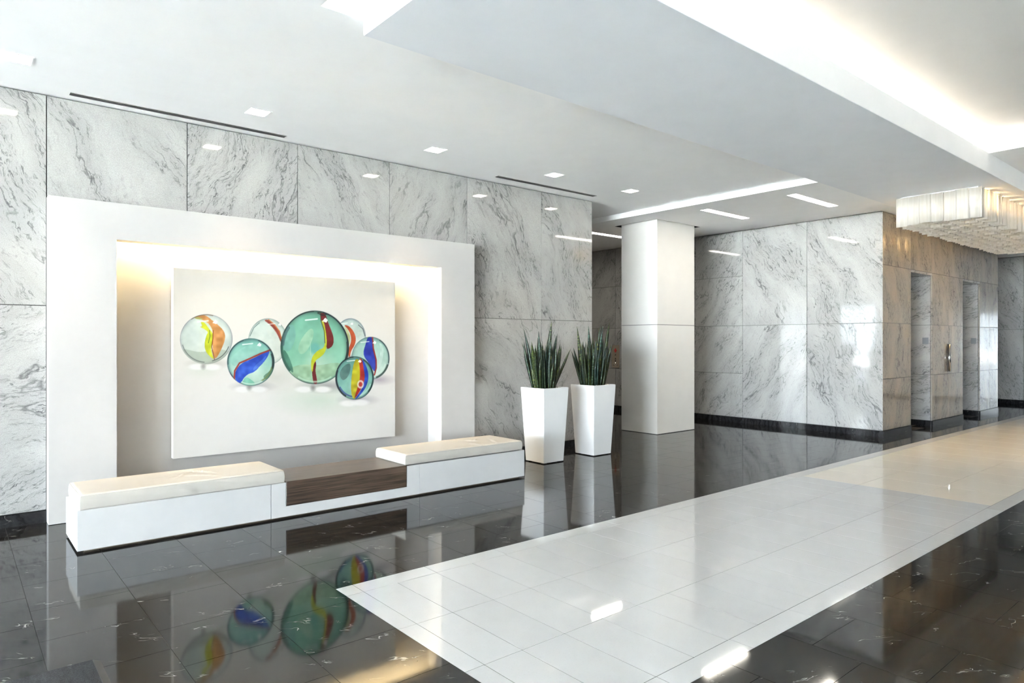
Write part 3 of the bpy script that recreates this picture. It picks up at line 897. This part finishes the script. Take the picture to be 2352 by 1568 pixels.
    arc(1540, 760, 138, 155, 20, 70, 5, (225, 240, 228), m, .7, .82)
    glint(1568, 645, 14, m)
    # blue marble, front left
    m = marble(678, 788, 172, 172, (120, 186, 172), (190, 224, 206), (14, 50, 60), .72, 16)
    rib([(520, 770), (600, 690), (700, 650), (790, 690), (720, 730), (620, 770), (560, 830)], (150, 205, 192), m, .55)
    rib([(818, 700), (760, 728), (690, 764), (620, 790), (578, 830), (560, 880), (572, 928), (606, 944), (626, 902), (660, 872), (700, 862), (742, 820), (795, 760)], (38, 82, 198), m, 1, 30)
    rib([(700, 820), (760, 770), (800, 730), (760, 800), (690, 860)], (92, 132, 222), m, .7)
    streak([(820, 700), (755, 724), (665, 765), (596, 795), (562, 850), (558, 910)], (162, 54, 40), 7, m)
    rib([(512, 845), (530, 862), (570, 925), (600, 950), (560, 935), (525, 890)], (14, 22, 60), m, .9)
    rib([(640, 890), (690, 920), (720, 955), (650, 955), (610, 945)], (120, 200, 170), m, .8)
    rib([(760, 890), (820, 850), (845, 800), (835, 870), (790, 920)], (60, 110, 80), m, .6)
    arc(678, 788, 172, 172, 175, 250, 5, (30, 76, 76), m, .85, .96)
    arc(678, 788, 172, 172, 290, 350, 5, (26, 60, 66), m, .85, .96)
    arc(678, 788, 172, 172, 340, 375, 8, (28, 40, 44), m, .8, .93)
    arc(678, 788, 172, 172, 15, 60, 6, (120, 140, 70), m, .7, .9)
    arc(678, 788, 172, 172, 60, 115, 6, (215, 242, 224), m, .75, .92)
    glint(738, 660, 17, m)
    # small front marble
    m = marble(1425, 902, 140, 157, (92, 150, 140), (150, 205, 190), (10, 38, 46), .85, 17)
    rib([(1310, 870), (1350, 810), (1400, 790), (1390, 880), (1340, 930)], (78, 112, 108), m, .8)
    rib([(1424, 770), (1456, 764), (1466, 830), (1470, 900), (1442, 1000), (1432, 1056), (1408, 1046), (1398, 980), (1404, 880)], (186, 176, 26), m, 1, 26)
    rib([(1476, 765), (1498, 790), (1522, 850), (1526, 912), (1502, 982), (1442, 1052), (1424, 1058), (1478, 982), (1500, 910), (1486, 830)], (34, 76, 192), m, 1, 26)
    rib([(1454, 764), (1478, 760), (1490, 830), (1502, 910), (1470, 990), (1424, 1058), (1430, 1020), (1464, 920), (1464, 840)], (178, 42, 32), m, 1, 22)
    put(np.clip((26 - np.hypot(px - 1468, (py - 948) * .8)) / 3, 0, 1) * np.clip((np.hypot(px - 1468, (py - 948) * .8) - 12) / 3, 0, 1) * m, (235, 235, 230), .8)
    arc(1425, 902, 140, 157, 120, 200, 8, (14, 30, 44), m, .9, .95)
    arc(1425, 902, 140, 157, 205, 265, 5, (16, 40, 44), m, .9, .96)
    arc(1425, 902, 140, 157, 300, 400, 6, (16, 52, 54), m, .85, .95)
    arc(1425, 902, 140, 157, 100, 150, 6, (40, 60, 150), m, .7, .86)
    arc(1425, 902, 140, 157, 20, 70, 6, (190, 228, 214), m, .7, .86)
    glint(1462, 780, 13, m)
    return C

def build_print():
    nx, nz = 620, 480
    xs = np.linspace(CA0, CA1, nx); zs = np.linspace(CZ0, CZ1, nz)
    X, Z = np.meshgrid(xs, zs)
    acc = np.zeros(X.shape + (3,))
    hx, hz = (xs[1] - xs[0]) / 4, (zs[1] - zs[0]) / 4
    for ox, oz in ((-hx, -hz), (hx, hz)):
        # canvas metres -> the drawing units used above (the drawing was laid out with a slight taper)
        t = (X + ox) * 0.6420 + 5.4013
        U = 2558.8 + 4829.0 * ((X + ox) * 0.7667 - 4.5231) / t
        V = 642.8 - 4829.0 * (Z + oz - 1.55) / t
        acc += 2 * picture_colours(U, V)
    c = np.clip(acc / 4 / 255, 0, 1)
    lin = np.where(c <= 0.04045, c / 12.92, ((c + 0.055) / 1.055) ** 2.4) * 0.60
    me = bpy.data.meshes.new('printed_face')
    me.vertices.add(nx * nz)
    cx, cz = (CA0 + CA1) / 2, CZ0
    P = np.stack([X - cx, np.zeros_like(X) , Z - cz], -1).reshape(-1)
    me.vertices.foreach_set('co', P)
    ii = (np.arange(nz - 1)[:, None] * nx + np.arange(nx - 1)[None, :]).reshape(-1)
    quads = np.stack([ii, ii + 1, ii + nx + 1, ii + nx], -1)
    nq = len(quads)
    me.loops.add(nq * 4); me.polygons.add(nq)
    me.loops.foreach_set('vertex_index', quads.reshape(-1))
    me.polygons.foreach_set('loop_start', np.arange(nq) * 4)
    me.update(calc_edges=True)
    at = me.color_attributes.new('ink', 'FLOAT_COLOR', 'POINT')
    at.data.foreach_set('color', np.concatenate([lin, np.ones(lin.shape[:2] + (1,))], -1).reshape(-1).astype(np.float32))
    me.materials.append(M['print'])
    o = bpy.data.objects.new('printed_face', me)
    return link(o, paint, ((CA0 + CA1) / 2, YP, CZ0))
build_print()

# ------------------------------------------------------------------ bench
BX0, BX1, BY0, BY1, BZ0, BZ1 = 0.708, 5.034, 5.79, 6.40, 0.018, 0.314
bench = empty('lobby_bench', (2.87, 6.1, 0), 'long low white bench with two ivory cushions and a dark wood table insert', 'bench')
box('plinth', BX0 + .05, BX1 - .05, BY0 + .05, BY1 - .05, 0, BZ0, M['brass'], bench)
box('base_section', BX0, 2.128, BY0, BY1, BZ0, BZ1, M['white'], bench, bevel=.003)
WX0, WX1, WZ0, WZ1 = 2.258, 3.484, 0.106, 0.323
prism('base_section', [(2.130, BZ0), (3.63, BZ0), (3.63, BZ1), (WX1, BZ1), (WX1, WZ0), (WX0, WZ0), (WX0, BZ1), (2.130, BZ1)], BY0, BY1, M['white'], bench, (0, 0, 0))
box('base_section', 3.632, BX1, BY0, BY1, BZ0, BZ1, M['white'], bench, bevel=.003)
box('wood_table', WX0 + .004, WX1 - .003, BY0 - .002, BY1 + .002, WZ0 + .002, WZ1, M['wood'], bench, bevel=.002, seg=1)

def cushion(x0, x1, y0, y1, z0, z1, folds):
    bm = bmesh.new()
    nx, ny = 110, 40
    dx, dy, dz = x1 - x0, y1 - y0, z1 - z0
    R = 0.022
    def prof(s, L_):                          # rounded plan distance to the edge
        d = min(s, L_ - s)
        return 1.0 if d > R else math.sqrt(max(0, 1 - ((R - d) / R) ** 2))
    def bulge(a, b_):
        return 0.006 * (math.sin(math.pi * a) * math.sin(math.pi * b_)) ** .5
    xs = sorted(set([0, R * .08, R * .25, R * .5, R, dx, dx - R * .08, dx - R * .25, dx - R * .5, dx - R] + [R + (dx - 2 * R) * i / nx for i in range(nx + 1)]))
    ys = sorted(set([0, R * .08, R * .25, R * .5, R, dy, dy - R * .08, dy - R * .25, dy - R * .5, dy - R] + [R + (dy - 2 * R) * i / ny for i in range(ny + 1)]))
    top = {}
    for i, x in enumerate(xs):
        for j, y in enumerate(ys):
            e = min(prof(x, dx), prof(y, dy))
            z = dz - R * (1 - e) + bulge(x / dx, y / dy)
            if e > .999:
                for fx_, fy_, an, ln, wd, am in folds:
                    ca, sa = math.cos(an), math.sin(an)
                    u_ = (x - fx_) * ca + (y - fy_) * sa; v_ = -(x - fx_) * sa + (y - fy_) * ca
                    z += am * math.exp(-(u_ / ln) ** 2) * (math.exp(-(v_ / wd) ** 2) - .6 * math.exp(-((v_ - 2 * wd) / (1.6 * wd)) ** 2))
            top[i, j] = bm.verts.new((x - dx / 2, y - dy / 2, z))
    for i in range(len(xs) - 1):
        for j in range(len(ys) - 1):
            bm.faces.new((top[i, j], top[i + 1, j], top[i + 1, j + 1], top[i, j + 1]))
    ring = [(i, 0) for i in range(len(xs))] + [(len(xs) - 1, j) for j in range(1, len(ys))] + [(i, len(ys) - 1) for i in range(len(xs) - 2, -1, -1)] + [(0, j) for j in range(len(ys) - 2, 0, -1)]
    prev = [top[k] for k in ring]
    lv = 7
    for q in range(1, lv + 1):
        cur = []
        for (i, j) in ring:
            v = top[i, j].co
            z = (dz - R) * (1 - q / lv)
            w = 0.0045 * math.sin(v.x * 23 + 1.7 * math.sin(v.x * 7) + z * 60) * math.sin(math.pi * q / lv) * (0.4 + .6 * math.sin(v.x * 2.1 + 1) ** 2)
            ox = (-.004 if i == 0 else .004 if i == len(xs) - 1 else 0) * math.sin(math.pi * q / lv)
            oy = (-.004 - w if j == 0 else .004 + w if j == len(ys) - 1 else 0) * math.sin(math.pi * q / lv)
            cur.append(bm.verts.new((v.x + ox, v.y + oy, z)))
        n = len(ring)
        for k in range(n):
            bm.faces.new((prev[k], cur[k], cur[(k + 1) % n], prev[(k + 1) % n]))
        prev = cur
    bm.faces.new(prev)
    o = bpy.data.objects.new('cushion', mesh_from_bm(bm, 'cushion', M['leather'], True))
    link(o, bench, ((x0 + x1) / 2, (y0 + y1) / 2, z0))
    # stitched seam along the top edge
    bm = bmesh.new(); r = .0022; hz = dz - R * .35; ins = R * .22
    pts = []
    for cx_, cy_, a0 in ((dx / 2 - R, dy / 2 - R, 0), (-dx / 2 + R, dy / 2 - R, 90), (-dx / 2 + R, -dy / 2 + R, 180), (dx / 2 - R, -dy / 2 + R, 270)):
        for a in (0, 30, 60, 90):
            an = math.radians(a0 + a); pts.append((cx_ + (R - ins * .2) * math.cos(an), cy_ + (R - ins * .2) * math.sin(an)))
    rings = []
    n = len(pts)
    for k in range(n):
        p0 = Vector((*pts[k - 1], 0)); p1 = Vector((*pts[(k + 1) % n], 0)); t = (p1 - p0).normalized(); nn = Vector((t.y, -t.x, 0))
        c = Vector((*pts[k], hz))
        rings.append([bm.verts.new(c + nn * r * math.cos(a) + Vector((0, 0, r * math.sin(a)))) for a in (0, math.pi / 2, math.pi, 1.5 * math.pi)])
    for k in range(n):
        for q in range(4):
            bm.faces.new((rings[k][q], rings[(k + 1) % n][q], rings[(k + 1) % n][(q + 1) % 4], rings[k][(q + 1) % 4]))
    s = bpy.data.objects.new('seam', mesh_from_bm(bm, 'seam', M['leather'], True))
    link(s, o, ((x0 + x1) / 2, (y0 + y1) / 2, z0))
cushion(0.727, 2.246, 5.797, 6.395, BZ1 + .001, 0.426, [(.80, .33, .9, .10, .012, .017), (.93, .36, 2.2, .09, .010, .018), (.70, .28, .3, .12, .014, .009), (.85, .22, 2.6, .12, .012, .008)])
cushion(3.470, 5.005, 5.797, 6.395, BZ1 + .010, 0.426, [(1.05, .33, 2.3, .10, .012, .013), (1.14, .36, .8, .08, .010, .013), (1.25, .15, 1.2, .12, .014, .009), (.95, .10, 1.9, .10, .012, .008)])

# ------------------------------------------------------------------ potted snake plants
def leaf(parent, base, lean, az, h, wd, curve, face, light):
    bm = bmesh.new()
    n = 11
    rings = []
    d = Vector((math.cos(az), math.sin(az), 0))
    tw = random.uniform(-.7, .7)
    for k in range(n + 1):
        s = k / n
        c = d * (lean * s + curve * s * s * s) * h + Vector((0, 0, h * s * (1 - .25 * (lean * s) ** 2)))
        w = wd * (0.55 + 0.45 * math.sin(math.pi * min(s * 1.25, 1.0) * .5 + .1)) * (1.0 if s < .62 else max(0.03, 1 - ((s - .62) / .38) ** 1.5))
        an = face + tw * s
        r = Vector((math.cos(an), math.sin(an), 0)); f = Vector((-math.sin(an), math.cos(an), 0))
        fold = w * (.42 - .2 * s)
        th = .0035
        rings.append([bm.verts.new(c - r * w / 2 + f * fold * .6), bm.verts.new(c - f * th * (1 - .6 * s)), bm.verts.new(c + r * w / 2 + f * fold * .6), bm.verts.new(c + f * th * (1 - .6 * s) * 1.2)])
    for a, b_ in zip(rings, rings[1:]):
        for q in range(4):
            bm.faces.new((a[q], a[(q + 1) % 4], b_[(q + 1) % 4], b_[q]))
    bm.faces.new(rings[0][::-1]); bm.faces.new(rings[-1])
    o = bpy.data.objects.new('leaf', mesh_from_bm(bm, 'leaf', M['leaf'], True))
    o.color = (light, light, light, 1)
    return link(o, parent, base)

def planter(cx, cy, label, seed, tall):
    random.seed(seed)
    t = empty('potted_snake_plant', (cx, cy, 0), label, 'plant', 'snake plants in tall white planters')
    b0, b1, H = 0.1745, 0.222, 0.962
    bm = bmesh.new()
    def sq(h_, z): return [bm.verts.new((sx * h_, sy * h_, z)) for sx, sy in ((-1, -1), (1, -1), (1, 1), (-1, 1))]
    rg = [sq(b0, .012), sq(b1, H), sq(b1 - .012, H), sq(b1 - .022, H - .12)]
    for a, b_ in zip(rg, rg[1:]):
        for i in range(4): bm.faces.new((a[i], a[(i + 1) % 4], b_[(i + 1) % 4], b_[i]))
    bm.faces.new(rg[0][::-1]); bm.faces.new(rg[-1])
    bmesh.ops.bevel(bm, geom=[e for e in bm.edges if abs(e.verts[0].co.z - e.verts[1].co.z) > .5 or (e.verts[0].co.z > .95 and e.verts[1].co.z > .95)], offset=.004, segments=2, affect='EDGES')
    link(bpy.data.objects.new('planter', mesh_from_bm(bm, 'planter', M['planter'])), t, (cx, cy, 0))
    for sx in (-1, 1):
        for sy in (-1, 1):
            x = cx + sx * (b0 - .03); y = cy + sy * (b0 - .03)
            box('foot', x - .028, x + .028, y - .028, y + .028, 0, .0125, M['blackpl'], t)
    box('soil', cx - b1 + .02, cx + b1 - .02, cy - b1 + .02, cy + b1 - .02, H - .06, H - .018, M['soil'], t)
    for k in range(26):
        a = random.uniform(0, 2 * math.pi); rr = random.uniform(.165, .192)
        x = max(-.185, min(.185, rr * 1.25 * math.cos(a))); y = max(-.185, min(.185, rr * 1.25 * math.sin(a)))
        r = random.uniform(.009, .016)
        bm = bmesh.new(); bmesh.ops.create_icosphere(bm, subdivisions=1, radius=r)
        for v in bm.verts: v.co.z *= .65; v.co.x *= random.uniform(.8, 1.2)
        link(bpy.data.objects.new('pebble', mesh_from_bm(bm, 'pebble', M['pebble'], True)), t, (cx + x, cy + y, H - .018 + r * .5))
    zb = H - .03
    for k in range(88):
        a = random.uniform(0, 2 * math.pi); rr = .155 * math.sqrt(random.random())
        bx_, by_ = rr * math.cos(a), rr * math.sin(a)
        az = a + random.uniform(-.5, .5)
        h = random.uniform(.42, .72) * (1.0 - .30 * rr / .145 * random.random())
        leaf(t, (cx + bx_, cy + by_, zb), .04 + 1.15 * rr * random.uniform(.5, 1.3), az, h, random.uniform(.038, .058), random.uniform(-.08, .05), random.uniform(-.9, .9) - .5, random.choice((.15, .25, .4, .4, 1.0)))
    vx, vy = math.sin(PHI), -math.cos(PHI)          # leaves read across the long side of the hall
    for off, h, ln, wd, lt in tall:
        az = math.atan2(vy * (1 if ln > 0 else -1), vx * (1 if ln > 0 else -1))
        leaf(t, (cx + vx * off, cy + vy * off, zb), abs(ln), az, h, wd, 0.02, math.atan2(vy, vx) + random.uniform(-.3, .3), lt)
planter(5.93, 6.42, 'snake plant in tapered white planter next to the end of the bench', 11,
        [(-.13, .80, -.16, .05, .25), (.02, .89, .06, .058, .9), (-.05, .76, -.02, .05, .9), (.08, .73, .10, .04, .3), (-.10, .62, -.30, .03, .2), (.12, .55, .38, .035, .2), (.05, .70, .12, .04, .3), (-.02, .74, .10, .042, .4)])
planter(6.845, 6.42, 'snake plant in tapered white planter nearest the square white column', 23,
        [(-.13, .84, -.09, .055, 1.0), (-.03, .84, -.02, .055, 1.0), (.04, .87, .06, .05, .3), (.07, .84, .06, .052, 1.0), (.13, .90, .09, .058, .35), (-.16, .50, -.26, .035, .2), (.09, .80, .0, .045, .9)])
random.seed(99)

# ------------------------------------------------------------------ ceiling fixtures
dl = [((0.39, 6.25), 'leftmost square downlight, at the left edge above the marble wall'),
      ((2.19, 6.28), 'square downlight beside the end of the longer slot diffuser'),
      ((4.13, 6.25), 'middle square downlight of the row above the picture'),
      ((5.91, 6.21), 'square downlight beside the shorter slot diffuser'),
      ((7.36, 6.18), 'last square downlight of the row, closest to the column')]
HD = .082
dl = [(p, Z_TRAY, lab, 'square recessed downlights') for p, lab in dl]
for k, x in enumerate((11.0, 13.4, 15.8, 18.2)):  # unseen row added as fill for the dim far side
    dl.append(((x, 1.25), Z_LEDGE, ('first', 'second', 'third', 'last')[k] + ' fill downlight added out of view over the corridor', 'added fill downlights'))
for (x, y), ZL, lab, grp in dl:
    t = empty('downlight', (x, y, ZL), lab, 'light', grp)
    boxes('trim_ring', [(x - HD - .012, x + HD + .012, y - HD - .012, y - HD, ZL - .004, ZL), (x - HD - .012, x + HD + .012, y + HD, y + HD + .012, ZL - .004, ZL),
                        (x - HD - .012, x - HD, y - HD, y + HD, ZL - .004, ZL), (x + HD, x + HD + .012, y - HD, y + HD, ZL - .004, ZL)], M['ceil'], t)
    box('lens', x - HD + .001, x + HD - .001, y - HD + .001, y + HD - .001, ZL - .002, ZL, M['lens'], t)
    sp = bpy.data.lights.new('beam', 'SPOT'); sp.energy = LIGHT['spot']; sp.color = WARM
    sp.spot_size = math.radians(74); sp.spot_blend = 0.8; sp.shadow_soft_size = .06
    link(bpy.data.objects.new('beam', sp), t, (x, y, ZL - .02))
for (x0, x1, y), lab in (((0.785, 2.665, 6.845), 'longer dark linear slot diffuser in the ceiling at left'), ((5.39, 7.22, 6.735), 'shorter dark linear slot diffuser near the marble wall end')):
    t = empty('air_diffuser', ((x0 + x1) / 2, y, Z_TRAY), lab, 'diffuser', 'linear ceiling diffusers')
    box('slot', x0, x1, y - .03, y + .03, Z_TRAY - .002, Z_TRAY, M['blackpl'], t)
    box('flange', x0, x1, y - .036, y - .03, Z_TRAY - .005, Z_TRAY, M['steel'], t)
    box('flange', x0, x1, y + .03, y + .036, Z_TRAY - .005, Z_TRAY, M['steel'], t)
    box('vane', x0 + .004, x1 - .004, y - .003, y + .003, Z_TRAY - .005, Z_TRAY - .002, M['steel'], t)
for (x0, x1, y0, y1), lab in (((8.95, 10.21, 4.575, 4.705), 'lobby strip light nearest the chandelier, in front of the marble corner'),
                              ((8.93, 10.10, 5.965, 6.095), 'lobby strip light just right of the white column top'),
                              ((8.95, 10.15, 8.60, 8.73), 'lobby strip light left of the white column, behind the marble wall end'),
                              ((8.95, 10.15, 10.0, 10.13), 'innermost lobby strip light, deep behind the marble wall')):
    t = empty('strip_light', ((x0 + x1) / 2, (y0 + y1) / 2, Z_LOB), lab, 'light', 'recessed lobby strip lights')
    boxes('trim_ring', [(x0 - .008, x1 + .008, y0 - .008, y0, Z_LOB - .003, Z_LOB), (x0 - .008, x1 + .008, y1, y1 + .008, Z_LOB - .003, Z_LOB),
                        (x0 - .008, x0, y0, y1, Z_LOB - .003, Z_LOB), (x1, x1 + .008, y0, y1, Z_LOB - .003, Z_LOB)], M['ceil'], t)
    box('lens', x0 + .001, x1 - .001, y0 + .001, y1 - .001, Z_LOB - .002, Z_LOB, M['striplens'], t)

# ------------------------------------------------------------------ chandelier
CHX0, CHY0, CHY1, CHZ = 10.21, 2.75, 3.78, 3.175
ch = empty('chandelier', (13.0, 3.27, Z_SOF), 'long ceiling chandelier of hanging translucent strips over the pale walkway', 'chandelier')
NR, NS, PIT = 40, 7, 0.122
box('ceiling_plate', CHX0 + .06, CHX0 + NR * PIT, CHY0 + .05, CHY1 - .05, Z_SOF - .012, Z_SOF, M['white'], ch)
def strip_mesh(width, sag, drop, seed):
    r = random.Random(seed)
    bm = bmesh.new()
    n = 8; th = .004
    A, B = [], []
    tilt = r.uniform(-.012, .012)
    for k in range(n + 1):
        s = k / n - .5
        y = s * width
        x = sag * math.cos(math.pi * s) + tilt * s * 2
        zb = -drop + tilt * s * .6
        A.append((bm.verts.new((x, y, 0)), bm.verts.new((x, y, zb))))
        B.append((bm.verts.new((x + th, y, 0)), bm.verts.new((x + th, y, zb))))
    for k in range(n):
        bm.faces.new((A[k][0], A[k + 1][0], A[k + 1][1], A[k][1]))
        bm.faces.new((B[k][0], B[k][1], B[k + 1][1], B[k + 1][0]))
        bm.faces.new((A[k][1], A[k + 1][1], B[k + 1][1], B[k][1]))
        bm.faces.new((A[k][0], B[k][0], B[k + 1][0], A[k + 1][0]))
    bm.faces.new((A[0][0], A[0][1], B[0][1], B[0][0])); bm.faces.new((A[n][0], B[n][0], B[n][1], A[n][1]))
    return mesh_from_bm(bm, 'fibre_strip', M['shade'], True)
H0 = Z_SOF - .013 - CHZ
SM = [strip_mesh((CHY1 - CHY0) / NS * r_, s_, H0 + d_, i) for i, (r_, s_, d_) in enumerate([(1.0, .026, 0), (.98, -.024, .006), (1.02, .034, -.010), (.97, .014, .012), (1.0, -.032, -.007), (.96, .02, .003)])]
for i in range(NR):
    x = CHX0 + .03 + i * PIT
    for j in range(NS):
        y = CHY0 + (j + .5) * (CHY1 - CHY0) / NS
        o = bpy.data.objects.new('fibre_strip', SM[random.randrange(6)] if i else SM[(0, 1, 0, 2, 4, 0, 3)[j]])
        link(o, ch, (x + random.uniform(-.012, .012), y + random.uniform(-.004, .004), Z_SOF - .013))
for i in range(2, NR - 1, 3):
    x = CHX0 + .03 + (i + .5) * PIT
    lathe('lamp_tube', [(.008, -.44), (.008, .44)], 6, M['tube'], ch, (x, (CHY0 + CHY1) / 2, Z_SOF - .075), axis='Y')

# ------------------------------------------------------------------ elevator call stations and small signs
x0 = 14.60
cs_ = empty('elevator_call_station', (14.66, YE, 1.245), 'upright chrome call station on the marble pier between the recesses', 'call panel')
box('backplate', 14.615, 14.765, YE - .012, YE, .985, 1.515, M['blackpl'], cs_, bevel=.003, seg=1)
lathe('chrome_rod', [(.002, -.262), (.026, -.256), (.026, .256), (.002, .262)], 20, M['chrome'], cs_, (14.605, YE - .03, 1.25))
for z in (1.06, 1.10):
    lathe('call_button', [(.014, 0), (.014, .006), (.010, .008)], 14, M['dot'], cs_, (14.70, YE - .012, z), axis='Y')
lp = empty('elevator_call_station', (XB, 10.17, 1.215), 'bronze lobby call panel with red fire emblem behind the second planter', 'call panel')
box('faceplate', XB - .012, XB - .0005, 10.065, 10.285, .965, 1.475, M['brass'], lp, bevel=.002, seg=1)
yc, xf = 10.175, XB - .012
prism('fire_emblem', [(0, .055), (.042, 0), (0, -.055), (-.042, 0)], -.003, 0, M['redpl'], lp, (xf, yc, 1.355), axis='X')
for z in (1.255, 1.165):
    prism('call_button', [(0, .026), (.02, -.012), (-.02, -.012)], -.004, 0, M['blackpl'], lp, (xf, yc, z), axis='X')
for y, z, r, mt in ((0, 1.12, .017, 'blackpl'), (-.05, 1.03, .015, 'chrome'), (.05, 1.03, .015, 'chrome'), (0, 1.075, .008, 'dot')):
    lathe('key_switch', [(r, 0), (r, .005), (r * .7, .007)], 14, M[mt], lp, (xf, yc + y, z), axis='X')
for r, lab in ((R1, 'small grey floor sign inside the nearer elevator recess'), (R2, 'small grey floor sign inside the farther elevator recess')):
    s = box('floor_sign', r[1] - .005, r[1], YE + .06, YE + .16, 1.51, 1.63, M['greypl'])
    tag(s, lab, 'sign', 'elevator floor signs')

# ------------------------------------------------------------------ entrance mat
mat_ = empty('entrance_mat', (-0.6, 2.9, 0), 'charcoal ribbed carpet mat at the bottom left corner', 'mat')
box('pile', -1.9, 0.525, 1.6, 3.79, 0.0005, .014, M['carpet'], mat_)
prism('edge_strip', [(0, 0.0005), (.035, 0.0005), (.004, .012), (0, .012)], 1.6, 3.79, M['blackpl'], mat_, (.525, 0, 0))
